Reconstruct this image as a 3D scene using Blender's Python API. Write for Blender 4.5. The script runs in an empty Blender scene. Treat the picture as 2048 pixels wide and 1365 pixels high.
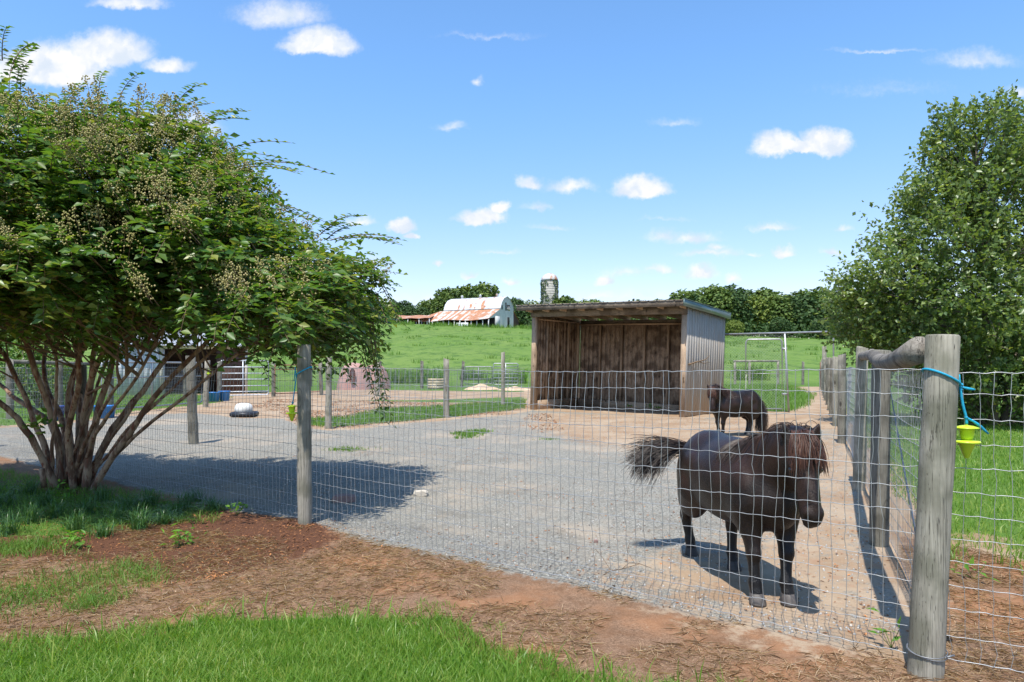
import bpy, math, random
import numpy as np
from mathutils import Vector, Matrix

# ------------------------------------------------------------------ camera, world, sun
scene = bpy.context.scene
COL = scene.collection
R = math.radians
F, HZ, CH = 1365.0, 733.0, 1.25          # focal length in px of a 2048 wide picture, horizon row, eye height

cd = bpy.data.cameras.new("camera"); cam = bpy.data.objects.new("camera", cd); COL.objects.link(cam)
cam.location = (0, 0, CH); cam.rotation_euler = (R(90), 0, 0)
cd.sensor_width = 36; cd.lens = 36 * F / 2048; cd.shift_y = (HZ - 682.5) / 2048
cd.clip_start = 0.05; cd.clip_end = 4000
scene.camera = cam

SUN_OFF = Vector((0.15, 0.42))            # shadow offset per metre of height
sun_el = math.atan(1 / SUN_OFF.length)
sd = bpy.data.lights.new("sun", 'SUN'); sun = bpy.data.objects.new("sun", sd); COL.objects.link(sun)
sd.energy = 5.0; sd.angle = R(0.5); sd.color = (1, 0.95, 0.87)
sun.rotation_euler = Vector((SUN_OFF.x, SUN_OFF.y, -1)).to_track_quat('-Z', 'Y').to_euler()
sun.location = (0, 0, 60)

vs = scene.view_settings
vs.view_transform = 'Standard'; vs.look = 'None'; vs.gamma = 1; vs.use_curve_mapping = False; vs.exposure = 0.40

W = bpy.data.worlds.new("World"); scene.world = W; W.use_nodes = True

class NT:
    """small helper for writing node trees"""
    def __init__(s, tree): s.t = tree; s.n = tree.nodes; s.l = tree.links
    def new(s, typ, **kw):
        n = s.n.new(typ)
        for k, v in kw.items(): setattr(n, k, v)
        return n
    def put(s, sock, v):
        if v is None: return
        if isinstance(v, bpy.types.NodeSocket): s.l.new(v, sock)
        elif isinstance(v, (tuple, list)) and sock.type == 'RGBA' and len(v) == 3: sock.default_value = (*v, 1)
        else: sock.default_value = v
    def m(s, op, a, b=None, c=None, clamp=False):
        n = s.new('ShaderNodeMath', operation=op, use_clamp=clamp)
        for i, v in enumerate((a, b, c)): s.put(n.inputs[i], v)
        return n.outputs[0]
    def v(s, op, a, b=None, out=0):
        n = s.new('ShaderNodeVectorMath', operation=op)
        s.put(n.inputs[0], a); s.put(n.inputs[1], b)
        return n.outputs['Value'] if op in ('LENGTH', 'DOT_PRODUCT') else n.outputs[0]
    def mix(s, f, a, b, bt='MIX'):
        n = s.new('ShaderNodeMix', data_type='RGBA', blend_type=bt)
        s.put(n.inputs[0], f); s.put(n.inputs[6], a); s.put(n.inputs[7], b)
        return n.outputs[2]
    def noise(s, vec, scale, detail=4, rough=0.55, dist=0, out='Fac'):
        n = s.new('ShaderNodeTexNoise'); s.put(n.inputs['Vector'], vec)
        n.inputs['Scale'].default_value = scale; n.inputs['Detail'].default_value = detail
        n.inputs['Roughness'].default_value = rough; n.inputs['Distortion'].default_value = dist
        return n.outputs[out]
    def vor(s, vec, scale, out='Color', feat='F1'):
        n = s.new('ShaderNodeTexVoronoi', feature=feat); s.put(n.inputs['Vector'], vec)
        n.inputs['Scale'].default_value = scale
        return n.outputs[out]
    def ramp(s, f, lo, hi):
        n = s.new('ShaderNodeMapRange', interpolation_type='SMOOTHSTEP'); s.put(n.inputs[0], f)
        n.inputs[1].default_value = lo; n.inputs[2].default_value = hi
        return n.outputs[0]
    def scale(s, vec, sc):
        return s.v('MULTIPLY', vec, sc)
    def comb(s, x, y, z=0.0):
        n = s.new('ShaderNodeCombineXYZ'); s.put(n.inputs[0], x); s.put(n.inputs[1], y); s.put(n.inputs[2], z)
        return n.outputs[0]
    def sep(s, vec):
        n = s.new('ShaderNodeSeparateXYZ'); s.put(n.inputs[0], vec); return n.outputs
    def bump(s, h, strength=0.5, dist=0.01):
        n = s.new('ShaderNodeBump'); n.inputs['Strength'].default_value = strength; n.inputs['Distance'].default_value = dist
        s.put(n.inputs['Height'], h); return n.outputs[0]

# sky: Nishita with cumulus clouds laid out by compass direction
w = NT(W.node_tree); W.node_tree.nodes.clear()
tc = w.new('ShaderNodeTexCoord')
sky = w.new('ShaderNodeTexSky', sky_type='NISHITA'); sky.sun_disc = False
sky.sun_elevation = sun_el; sky.sun_rotation = math.atan2(-SUN_OFF.x, -SUN_OFF.y)
sky.air_density = 1.0; sky.dust_density = 0.4; sky.ozone_density = 2.2; sky.altitude = 200
d = w.sep(tc.outputs['Generated'])
yy = w.m('MAXIMUM', d[1], 0.02)
u = w.m('DIVIDE', d[0], yy); v = w.m('DIVIDE', d[2], yy)
uv = w.comb(u, v)
warp = w.noise(uv, 17, 7, 0.6, out='Color')
wv = w.scale(w.v('SUBTRACT', warp, (0.5, 0.5, 0.5)), (0.034, 0.028, 0))
warp2 = w.noise(uv, 60, 6, 0.6, out='Color')
wv = w.v('ADD', wv, w.scale(w.v('SUBTRACT', warp2, (0.5, 0.5, 0.5)), (0.017, 0.016, 0)))
q = w.v('ADD', uv, wv)
CL = [  # px, py, half width, half height, opacity
 (110, 125, 130, 70, 1.25), (215, 95, 110, 60, 1.25), (40, 130, 90, 55, 1.15), (335, 128, 60, 24, .8), (640, 78, 88, 48, 1.25), (600, 92, 55, 25, 1.1), (560, 25, 120, 45, .55), (255, 5, 100, 22, .7),
 (1545, 285, 52, 42, 1.2), (1650, 282, 68, 40, 1.2), (1600, 292, 100, 20, 1.1), (1285, 372, 70, 38, 1.2), (1060, 362, 34, 26, .75), (1140, 368, 65, 24, .55),
 (965, 432, 60, 26, 1.15), (1000, 418, 26, 20, 1.0), (800, 450, 34, 24, 1.25), (823, 470, 18, 12, 1.0), (955, 165, 18, 18, .5), (900, 252, 40, 16, .35), (1350, 246, 60, 14, .25), (1075, 415, 40, 14, .4),
 (1385, 475, 70, 20, .5), (1540, 455, 60, 15, .45), (1570, 503, 32, 16, .7), (1400, 540, 46, 24, .8), (1320, 538, 40, 14, .5), (1210, 560, 26, 18, .9), (1020, 565, 24, 12, .7), (940, 547, 20, 12, .6), (877, 525, 18, 10, .6), (1470, 552, 26, 16, .6),
 (1660, 500, 30, 14, .6), (1480, 600, 120, 22, .5), (1230, 590, 160, 14, .35), (1950, 115, 120, 30, .35), (1760, 98, 130, 7, .3), (2040, 178, 46, 22, .45), (1770, 175, 150, 22, .14), (1690, 460, 30, 12, .4), (1100, 455, 60, 10, .3),
 (980, 72, 120, 9, .2), (900, 600, 160, 18, .35), (1600, 620, 200, 18, .35), (1420, 505, 90, 14, .45), (1330, 470, 50, 18, .4), (1250, 545, 70, 16, .35), (1120, 600, 80, 14, .3), (1000, 500, 60, 10, .3), (740, 520, 60, 14, .3), (1330, 440, 70, 7, .2), (340, 250, 120, 50, 1.0), (390, 330, 60, 50, .8), (470, 350, 60, 40, .5), (200, 260, 60, 40, 1.0), (720, 440, 40, 16, .5), (1430, 496, 26, 12, .5), (1505, 505, 22, 10, .4)]
dens = None
for px, py, a, b, op in CL:
    c0 = ((px - 1024) / F, (HZ - py - b * .25) / F, 0)
    qq = w.scale(w.v('SUBTRACT', q, c0), (F / a, F / b, 0))
    qq = w.v('MAXIMUM', qq, w.scale(qq, (-1, -1.9, 0)))
    dd = w.v('LENGTH', qq)
    k = w.m('MULTIPLY_ADD', dd, -op / 0.6, op / 0.6)   # op*(1-d)/0.6
    dens = k if dens is None else w.m('MAXIMUM', dens, k)
fine = w.noise(uv, 150, 5, 0.6)
dens = w.m('ADD', dens, w.m('MULTIPLY', w.m('SUBTRACT', fine, 0.5), 0.35))
front = w.m('GREATER_THAN', d[1], 0.05)
cl = w.m('MULTIPLY', w.ramp(dens, -0.05, 1.0), front)
gen = w.noise(w.scale(tc.outputs['Generated'], (1, 1, 2.2)), 3.2, 6, 0.55)     # loose clouds in the rest of the sky
back = w.m('MULTIPLY', w.ramp(gen, 0.58, 0.74), w.m('LESS_THAN', d[1], 0.05))
cl = w.m('MAXIMUM', cl, back)
shade = w.noise(w.v('ADD', q, (0.01, 0.02, 0)), 26, 4, 0.5)
ccol = w.mix(w.ramp(shade, 0.35, 0.62), (4.1, 4.6, 5.3), (5.6, 5.6, 5.7))
elev = w.ramp(d[2], 0.0, 0.42)
skyc = w.mix(1.0, sky.outputs[0], w.mix(elev, (1.20, 1.02, 1.04), (1.0, 1.32, 1.52)), 'MULTIPLY')
SKY_TUNE = skyc
final = w.mix(cl, skyc, ccol)
bg = w.new('ShaderNodeBackground'); w.put(bg.inputs[0], final); bg.inputs[1].default_value = 0.14
out = w.new('ShaderNodeOutputWorld'); w.l.new(bg.outputs[0], out.inputs[0])
W.cycles.sampling_method = 'MANUAL'; W.cycles.sample_map_resolution = 512

# ------------------------------------------------------------------ helpers
rng = np.random.default_rng(7); random.seed(7)

def G(px, py):
    """point of the level ground seen at that place of the photograph"""
    Y = CH * F / (py - HZ); return ((px - 1024) / F * Y, Y)
def P3(px, py, Y): return np.array([(px - 1024) / F * Y, Y, CH - (py - HZ) / F * Y])

def tag(o, label=None, cat=None, group=None, kind=None):
    if label: o['label'] = label
    if cat: o['category'] = cat
    if group: o['group'] = group
    if kind: o['kind'] = kind
    return o
def empty(name, loc=(0, 0, 0), rz=0, label=None, cat=None, group=None):
    o = bpy.data.objects.new(name, None); COL.objects.link(o); o.location = loc; o.rotation_euler = (0, 0, rz); o.empty_display_size = .1
    return tag(o, label, cat, group)
def children(o): return [c for c in bpy.data.objects if c.parent == o]
def copy_tree(o, parent=None):
    c = o.copy(); COL.objects.link(c)
    if parent is not None: c.parent = parent
    for ch in children(o):
        copy_tree(ch, c)
    return c

class MB:
    """collects geometry and links it as one mesh object"""
    def __init__(s): s.V = []; s.n = 0; s.Q = []; s.T = []; s.N = []
    def add(s, V, Q=None, T=None, N=None):
        V = np.asarray(V, dtype=np.float64).reshape(-1, 3); s.V.append(V)
        if Q is not None and len(Q): s.Q.append(np.asarray(Q, dtype=np.int64) + s.n)
        if T is not None and len(T): s.T.append(np.asarray(T, dtype=np.int64) + s.n)
        for f in (N or []): s.N.append([i + s.n for i in f])
        s.n += len(V); return s
    def box(s, lo, hi, M=None):
        x0, y0, z0 = lo; x1, y1, z1 = hi
        V = np.array([(x0,y0,z0),(x1,y0,z0),(x1,y1,z0),(x0,y1,z0),(x0,y0,z1),(x1,y0,z1),(x1,y1,z1),(x0,y1,z1)], float)
        if M is not None: V = V @ np.array(M.to_3x3()).T + np.array(M.translation)
        return s.add(V, Q=[(0,3,2,1),(4,5,6,7),(0,1,5,4),(1,2,6,5),(2,3,7,6),(3,0,4,7)])
    def beam(s, a, b, w_, h_, up=(0, 0, 1)):
        a = Vector(a); b = Vector(b); t = (b - a).normalized(); upv = Vector(up)
        sx = t.cross(upv)
        if sx.length < 1e-4: sx = t.cross(Vector((0, 1, 0)))
        sx.normalize(); sz = sx.cross(t)
        V = []
        for p in (a, b):
            for i, j in ((-1,-1),(1,-1),(1,1),(-1,1)): V.append(p + sx * (w_ / 2 * i) + sz * (h_ / 2 * j))
        return s.add([tuple(p) for p in V], Q=[(0,1,2,3),(7,6,5,4),(0,4,5,1),(1,5,6,2),(2,6,7,3),(3,7,4,0)])
    def tube(s, pts, r, n=8, caps=True, wob=0):
        pts = np.asarray(pts, float); m = len(pts); r = np.broadcast_to(np.asarray(r, float), (m,))
        t = np.gradient(pts, axis=0); t /= np.linalg.norm(t, axis=1)[:, None] + 1e-12
        ref = np.array([0, 0, 1.]) if abs(t[:, 2]).mean() < .8 else np.array([1., 0, 0])
        a = np.cross(t, ref); a /= np.linalg.norm(a, axis=1)[:, None] + 1e-12
        b = np.cross(t, a)
        th = np.linspace(0, 2 * np.pi, n, endpoint=False)
        rr = r[:, None] * (1 + wob * rng.standard_normal((m, n)))
        V = pts[:, None, :] + rr[..., None] * (np.cos(th)[None, :, None] * a[:, None, :] + np.sin(th)[None, :, None] * b[:, None, :])
        i = np.arange(m - 1)[:, None] * n; j = np.arange(n)[None, :]; j2 = (j + 1) % n
        Q = np.stack([i + j, i + n + j, i + n + j2, i + j2], -1).reshape(-1, 4)
        N = [list(range(n)), list(range((m - 1) * n, m * n))[::-1]] if caps else None
        return s.add(V, Q=Q, N=N)
    def lathe(s, prof, n=24, center=(0, 0, 0), caps=True):
        prof = np.asarray(prof, float); m = len(prof); th = np.linspace(0, 2 * np.pi, n, endpoint=False)
        V = np.stack([prof[:, 0, None] * np.cos(th), prof[:, 0, None] * np.sin(th), np.repeat(prof[:, 1, None], n, 1)], -1) + np.array(center)
        i = np.arange(m - 1)[:, None] * n; j = np.arange(n)[None, :]; j2 = (j + 1) % n
        Q = np.stack([i + j, i + j2, i + n + j2, i + n + j], -1).reshape(-1, 4)
        return s.add(V, Q=Q, N=[list(range(n))[::-1], list(range((m - 1) * n, m * n))] if caps else None)
    def prism(s, poly, y0, y1):
        """polygon in x,z extruded along y"""
        k = len(poly); V = [(x, y0, z) for x, z in poly] + [(x, y1, z) for x, z in poly]
        return s.add(V, Q=[(i, (i + 1) % k, (i + 1) % k + k, i + k) for i in range(k)], N=[list(range(k))[::-1], list(range(k, 2 * k))])
    def blobs(s, C, r):
        C = np.asarray(C, float); k = len(C); r = np.broadcast_to(np.asarray(r, float), (k,))
        O = np.array([(1,0,0),(-1,0,0),(0,1,0),(0,-1,0),(0,0,1),(0,0,-1)], float)
        V = C[:, None, :] + O[None] * r[:, None, None]
        T = np.array([(0,2,4),(2,1,4),(1,3,4),(3,0,4),(2,0,5),(1,2,5),(3,1,5),(0,3,5)])
        return s.add(V, T=(T[None] + np.arange(k)[:, None, None] * 6).reshape(-1, 3))
    def build(s, name, mat, parent=None, smooth=False, loc=None, attrs=None):
        V = np.concatenate(s.V); parts = []; tot = []
        if s.Q: q_ = np.concatenate(s.Q); parts.append(q_.ravel()); tot += [4] * len(q_)
        if s.T: t_ = np.concatenate(s.T); parts.append(t_.ravel()); tot += [3] * len(t_)
        for f in s.N: parts.append(np.array(f)); tot.append(len(f))
        loops = np.concatenate(parts).astype(np.int32); tot = np.array(tot, dtype=np.int32)
        start = np.concatenate([[0], np.cumsum(tot)[:-1]]).astype(np.int32)
        if loc is not None: V = V - np.array(loc)
        me = bpy.data.meshes.new(name); me.vertices.add(len(V)); me.vertices.foreach_set('co', V.astype(np.float32).ravel())
        me.loops.add(len(loops)); me.loops.foreach_set('vertex_index', loops)
        me.polygons.add(len(tot)); me.polygons.foreach_set('loop_start', start)
        if smooth: me.polygons.foreach_set('use_smooth', np.ones(len(tot), dtype=bool))
        me.update(calc_edges=True); me.validate()
        if attrs:
            for k, a in attrs.items():
                at = me.attributes.new(k, 'FLOAT', 'POINT'); at.data.foreach_set('value', np.asarray(a, dtype=np.float32))
        me.materials.append(mat)
        o = bpy.data.objects.new(name, me); COL.objects.link(o)
        if parent is not None: o.parent = parent
        if loc is not None: o.location = loc
        return o

def vnoise(x, y, seed=0):
    xi = np.floor(x).astype(np.int64); yi = np.floor(y).astype(np.int64); fx = x - xi; fy = y - yi
    fx = fx * fx * (3 - 2 * fx); fy = fy * fy * (3 - 2 * fy)
    def h(a, b):
        n = (a * 374761393 + b * 668265263 + seed * 974634777) & 0xffffffff
        n = ((n ^ (n >> 13)) * 1274126177) & 0xffffffff
        return ((n ^ (n >> 16)) & 0xffff) / 65535.0
    return (h(xi, yi) * (1 - fx) + h(xi + 1, yi) * fx) * (1 - fy) + (h(xi, yi + 1) * (1 - fx) + h(xi + 1, yi + 1) * fx) * fy
def fbm(x, y, o=4, seed=0):
    s_ = 0; a = .5
    for i in range(o): s_ = s_ + a * vnoise(x, y, seed + i); x = x * 2.03; y = y * 2.03; a *= .5
    return s_ / (1 - .5 ** o)
def sdist(poly, X, Y):
    """signed distance to a polygon, positive inside"""
    X = np.asarray(X, float); Y = np.asarray(Y, float); best = np.full(X.shape, 1e9); ins = np.zeros(X.shape, bool)
    n = len(poly)
    for i in range(n):
        x0, y0 = poly[i]; x1, y1 = poly[(i + 1) % n]
        dx, dy = x1 - x0, y1 - y0; L = dx * dx + dy * dy + 1e-12
        t = np.clip(((X - x0) * dx + (Y - y0) * dy) / L, 0, 1)
        best = np.minimum(best, np.hypot(X - x0 - t * dx, Y - y0 - t * dy))
        c = ((y0 > Y) != (y1 > Y)); xs = dx * (Y - y0) / (dy if dy != 0 else 1e-12) + x0
        ins ^= c & (X < xs)
    return np.where(ins, best, -best)
def sm(x, a, b):
    t = np.clip((x - a) / (b - a), 0, 1); return t * t * (3 - 2 * t)

# ------------------------------------------------------------------ materials
def mat(name):
    m = bpy.data.materials.new(name); m.use_nodes = True; m.node_tree.nodes.clear()
    t = NT(m.node_tree); o = t.new('ShaderNodeOutputMaterial')
    b = t.new('ShaderNodeBsdfPrincipled'); t.l.new(b.outputs[0], o.inputs[0])
    t.b = b; t.o = o; return m, t
def setp(t, col=None, rough=.6, metal=0, spec=.5, normal=None):
    t.put(t.b.inputs['Base Color'], col); t.put(t.b.inputs['Roughness'], rough); t.put(t.b.inputs['Metallic'], metal)
    t.put(t.b.inputs['Specular IOR Level'], spec)
    if normal is not None: t.put(t.b.inputs['Normal'], normal)
def simple(name, c1, c2=None, sc=6, rough=.6, metal=0, spec=.4, bmp=.2, coord='Object', bd=.004):
    m, t = mat(name); tcn = t.new('ShaderNodeTexCoord').outputs[coord]
    n = t.noise(tcn, sc, 6, .6)
    col = t.mix(t.ramp(n, .3, .7), c1, c2 or tuple(x * .7 for x in c1))
    setp(t, col, rough, metal, spec, t.bump(t.noise(tcn, sc * 6, 4), bmp, bd)); return m

def wood(name, c1, c2, dark, grain=(14, 14, .9), stain=None, knots=True, axis_noise=3.0):
    m, t = mat(name); co = t.new('ShaderNodeTexCoord').outputs['Object']
    oi = t.new('ShaderNodeObjectInfo').outputs['Random']
    co = t.v('ADD', co, t.comb(t.m('MULTIPLY', oi, 7.3), t.m('MULTIPLY', oi, 3.1), t.m('MULTIPLY', oi, 11.7)))
    g = t.noise(t.scale(co, grain), 4, 8, .65, 1.2)
    big = t.noise(co, axis_noise, 4, .5)
    fine_ = t.noise(t.scale(co, (grain[0] * 5, grain[1] * 5, grain[2] * 2)), 4, 4, .6)
    col = t.mix(t.ramp(g, .3, .7), c1, c2)
    col = t.mix(t.m('MULTIPLY', t.ramp(big, .44, .64), .75), col, stain or tuple(x * .55 for x in c2))
    col = t.mix(t.m('MULTIPLY', t.ramp(fine_, .55, .75), .5), col, dark)
    crack = t.noise(t.scale(co, (grain[0] * 2.2, grain[1] * 2.2, grain[2] * .4)), 3, 3, .5)
    ck = t.ramp(t.m('ABSOLUTE', t.m('SUBTRACT', crack, .5)), .012, .0)
    col = t.mix(t.m('MULTIPLY', ck, .8), col, tuple(x * .35 for x in dark))
    if knots:
        kv = t.vor(t.scale(co, (5, 5, 2.2)), 1.1, 'Distance')
        kn = t.ramp(kv, .17, .05); rg_ = t.ramp(t.m('ABSOLUTE', t.m('SUBTRACT', kv, .2)), .03, .0); col = t.mix(t.m('MULTIPLY', t.m('MAXIMUM', kn, t.m('MULTIPLY', rg_, .5)), .85), col, tuple(x * .45 for x in dark))
    h = t.m('ADD', g, t.m('MULTIPLY', ck, -1.2))
    setp(t, col, .85, 0, .2, t.bump(h, .6, .006)); return m

M = {}
M['post'] = wood('weathered_post_wood', (.37, .34, .275), (.24, .22, .175), (.10, .085, .068), stain=(.145, .14, .10), axis_noise=4.5)
M['post_dark'] = wood('old_post_wood', (.24, .225, .185), (.16, .15, .12), (.07, .06, .05), axis_noise=4)
M['log'] = wood('log_wood', (.30, .27, .23), (.17, .15, .125), (.07, .06, .05), grain=(9, 9, 9))
M['board'] = wood('fascia_wood', (.26, .215, .165), (.17, .135, .10), (.07, .055, .04), grain=(.9, 14, 14))
M['frame_wood'] = wood('frame_wood', (.52, .38, .26), (.40, .28, .18), (.16, .10, .06), axis_noise=1.2)
M['ply'] = wood('plywood_inside', (.50, .37, .26), (.28, .195, .13), (.06, .04, .028), grain=(4.5, 4.5, 1.3), knots=True, axis_noise=3.4, stain=(.10, .065, .042))
M['ply_out'] = wood('plywood_weathered', (.46, .42, .375), (.34, .31, .27), (.16, .14, .12), grain=(16, 16, .8), knots=False)
M['pale_wood'] = wood('pale_board', (.62, .52, .36), (.50, .41, .28), (.3, .24, .16))
M['red_post'] = wood('reddish_post_wood', (.25, .12, .07), (.17, .08, .05), (.07, .04, .03))

def galv(name, c=(.46, .48, .50), rough=.42, metal=.75):
    m, t = mat(name); co = t.new('ShaderNodeTexCoord').outputs['Object']
    n = t.noise(co, 9, 5, .6); setp(t, t.mix(t.ramp(n, .35, .65), c, tuple(x * .75 for x in c)), rough, metal, .5); return m
M['wire'] = galv('galvanised_wire', (.44, .45, .45), .45, .55)
M['wire_dark'] = galv('weathered_wire', (.26, .27, .28), .5, .6)
M['tube'] = galv('galvanised_tube', (.40, .415, .42), .42, .5)
M['gate_white'] = galv('painted_tube', (.62, .66, .70), .4, .2)
M['gate_red'] = simple('rusty_tube', (.33, .15, .08), (.22, .10, .06), 8, .7)

def leafmat(name, c1, c2, c3, transl=.3, rough=.38, spec=.45):
    m, t = mat(name); g = t.new('ShaderNodeNewGeometry'); r = g.outputs['Random Per Island']
    co = t.new('ShaderNodeTexCoord').outputs['Object']
    big = t.noise(co, .9, 3, .5)
    f = t.m('ADD', t.m('MULTIPLY', r, .7), t.m('MULTIPLY', big, .5))
    col = t.mix(t.ramp(f, .15, .6), c1, c2); col = t.mix(t.ramp(f, .72, .98), col, c3)
    setp(t, col, rough, 0, spec)
    tr = t.new('ShaderNodeBsdfTranslucent'); t.put(tr.inputs[0], t.mix(1.0, col, (1.5, 1.45, .6), 'MULTIPLY'))
    mx = t.new('ShaderNodeMixShader'); mx.inputs[0].default_value = transl
    t.l.new(t.b.outputs[0], mx.inputs[1]); t.l.new(tr.outputs[0], mx.inputs[2]); t.l.new(mx.outputs[0], t.o.inputs[0]); return m
M['myrtle'] = leafmat('crape_myrtle_leaf', (.040, .115, .022), (.105, .195, .032), (.27, .29, .06), .42, .38, .45)
M['birch'] = leafmat('birch_leaf', (.08, .145, .042), (.15, .22, .065), (.26, .33, .10), .42, .38, .5)
M['far1'] = leafmat('far_tree_leaf', (.060, .105, .024), (.10, .155, .034), (.155, .205, .05), .15, .6, .2)
M['far2'] = leafmat('far_tree_leaf_dark', (.032, .068, .022), (.05, .095, .028), (.075, .12, .035), .12, .6, .2)
M['far3'] = leafmat('far_tree_leaf_light', (.095, .145, .026), (.15, .20, .038), (.21, .25, .06), .15, .6, .2)
M['ivy'] = leafmat('ivy_leaf', (.04, .09, .02), (.06, .12, .03), (.12, .14, .05), .1, .6, .2)
M['lawn'] = leafmat('lawn_grass', (.105, .225, .026), (.18, .315, .045), (.36, .42, .10), .47, .42, .4)
M['field_grass'] = leafmat('field_grass_blade', (.08, .18, .025), (.13, .25, .035), (.22, .30, .07), .35, .5, .3)
M['liriope'] = leafmat('tuft_grass', (.035, .10, .026), (.065, .155, .036), (.12, .22, .06), .25, .35, .5)
M['weed'] = leafmat('weed_leaf', (.07, .2, .02), (.12, .27, .03), (.2, .35, .05), .35, .45, .35)
M['straw'] = leafmat('dry_straw', (.22, .14, .08), (.42, .30, .19), (.62, .50, .36), .15, .8, .15)
M['chip'] = leafmat('mulch_chip', (.12, .058, .03), (.26, .115, .05), (.50, .22, .085), .0, .8, .15)
M['pebble'] = leafmat('pebble', (.24, .24, .23), (.36, .35, .33), (.5, .46, .4), 0, .8, .2)
M['berry'] = leafmat('seed_capsule', (.24, .24, .07), (.40, .35, .13), (.52, .42, .22), .1, .5, .3)
M['twig'] = simple('twig_bark', (.22, .15, .09), (.13, .085, .05), 20, .8)

m, t = mat('crape_myrtle_bark'); co = t.new('ShaderNodeTexCoord').outputs['Object']
n1 = t.noise(t.scale(co, (6, 6, 1.6)), 2.2, 5, .6); n2 = t.noise(t.scale(co, (12, 12, 3)), 3, 5, .6)
col = t.mix(t.ramp(n1, .42, .56), (.13, .072, .045), (.33, .235, .155)); col = t.mix(t.ramp(n2, .52, .66), col, (.17, .055, .03))
setp(t, col, .65, 0, .3, t.bump(n2, .5, .008)); M['bark'] = m
M['bark_grey'] = simple('grey_bark', (.23, .19, .15), (.12, .10, .08), 10, .85, bmp=.5)

# ---- ground material driven by masks stored on the sheet
m, t = mat('ground_cover')
pos = t.new('ShaderNodeNewGeometry').outputs['Position']
def at(n):
    a = t.new('ShaderNodeAttribute'); a.attribute_name = n; return a.outputs['Fac']
nb = t.noise(pos, 1.3, 5, .6); nm = t.noise(pos, 6, 5, .65); nf = t.noise(pos, 40, 5, .7); nff = t.noise(pos, 160, 3, .7)
edge = t.m('MULTIPLY', t.m('SUBTRACT', t.noise(pos, 9, 6, .7), .5), 1.1)
def mask(name, bias=0.0):
    return t.ramp(t.m('ADD', t.m('ADD', at(name), edge), bias), .38, .62)
# tan / orange soil
dirt = t.mix(t.ramp(nb, .35, .65), (.295, .195, .118), (.385, .295, .205))
dirt = t.mix(t.m('MULTIPLY', t.ramp(nm, .5, .7), .6), dirt, (.33, .195, .12))
dirt = t.mix(t.m('MULTIPLY', t.ramp(nf, .55, .72), .6), dirt, (.17, .115, .08))
dirt = t.mix(t.m('MULTIPLY', t.ramp(nff, .56, .7), .35), dirt, (.56, .47, .36))
# crushed blue-grey gravel
vc = t.vor(pos, 95, 'Color'); vcs = t.sep(vc)[0]
grav = t.mix(t.ramp(vcs, .1, .9), (.125, .119, .10), (.325, .308, .262))
grav = t.mix(t.m('MULTIPLY', t.ramp(nff, .35, .65), .5), grav, (.26, .248, .215))
grav = t.mix(t.m('MULTIPLY', t.ramp(nm, .54, .70), .6), grav, (.35, .285, .21))
grav = t.mix(t.m('MULTIPLY', t.ramp(nb, .52, .72), .45), grav, (.33, .275, .21))
grav = t.mix(t.m('MULTIPLY', t.ramp(t.noise(pos, .55, 5, .6), .5, .66), .6), grav, (.40, .32, .235)); grav = t.mix(t.m('MULTIPLY', t.ramp(t.noise(pos, 2.3, 6, .7, .8), .54, .62), .45), grav, (.17, .15, .12)); vd = t.vor(pos, 9, 'Distance')
grav = t.mix(t.m('MULTIPLY', t.ramp(vd, .085, .03), .75), grav, (.17, .125, .09))
# dead grass thatch
st = t.noise(t.scale(pos, (1, 2.4, 1)), 70, 4, .75, 1.5)
stc = t.mix(t.ramp(st, .36, .64), (.085, .046, .026), (.34, .215, .135))
stc = t.mix(t.m('MULTIPLY', t.ramp(nm, .45, .65), .6), stc, (.16, .082, .042))
stc = t.mix(t.m('MULTIPLY', t.ramp(nb, .46, .62), .6), stc, (.34, .165, .08))
# bark mulch
mu = t.noise(t.scale(pos, (1.5, 3, 1)), 45, 5, .75, 2)
muc = t.mix(t.ramp(mu, .35, .7), (.05, .025, .016), (.19, .085, .045))
# soil under turf
gr = t.mix(t.ramp(nf, .35, .65), (.055, .115, .018), (.11, .19, .035)); gr = t.mix(t.m('MULTIPLY', t.ramp(nm, .5, .7), .6), gr, (.14, .185, .045))
# pasture: streaky turf far away
ps = t.scale(pos, (1, .45, 1)); p1 = t.noise(ps, .09, 5, .6); p2 = t.noise(ps, .55, 6, .7); p3 = t.noise(ps, 2.4, 4, .7)
pas = t.mix(t.ramp(p1, .35, .65), (.10, .18, .03), (.135, .205, .045))
pas = t.mix(t.m('MULTIPLY', t.ramp(p2, .46, .62), .85), pas, (.055, .115, .022))
pas = t.mix(t.m('MULTIPLY', t.ramp(p3, .45, .65), .5), pas, (.17, .23, .065))
c = dirt
c = t.mix(mask('straw'), c, stc)
c = t.mix(mask('gravel'), c, grav)
c = t.mix(mask('soil', .0), c, dirt)
c = t.mix(mask('mulch'), c, muc)
c = t.mix(mask('grass'), c, gr)
c = t.mix(at('pasture'), c, pas)
hgt = t.m('ADD', t.m('MULTIPLY', nff, .5), t.m('ADD', t.m('MULTIPLY', nf, 1.2), t.m('MULTIPLY', vcs, .35)))
setp(t, c, .95, 0, .12, t.bump(hgt, .55, .012)); M['ground'] = m

# ------------------------------------------------------------------ terrain
def hill(x, y):
    x = np.asarray(x, float); y = np.asarray(y, float)
    t_ = np.clip((y - 46) / 154, 0, 1.0)
    z200 = np.clip(12.6 - .037 * x, 6, 16)
    z = z200 * t_ ** 1.12
    z = z - sm(y, 205, 500) * 4
    z = z + t_ * (fbm(x / 37, y / 37, 3, 3) - .5) * 2.4 * np.clip(1 - np.abs(y - 120) / 90, 0, 1)
    return z
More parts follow.
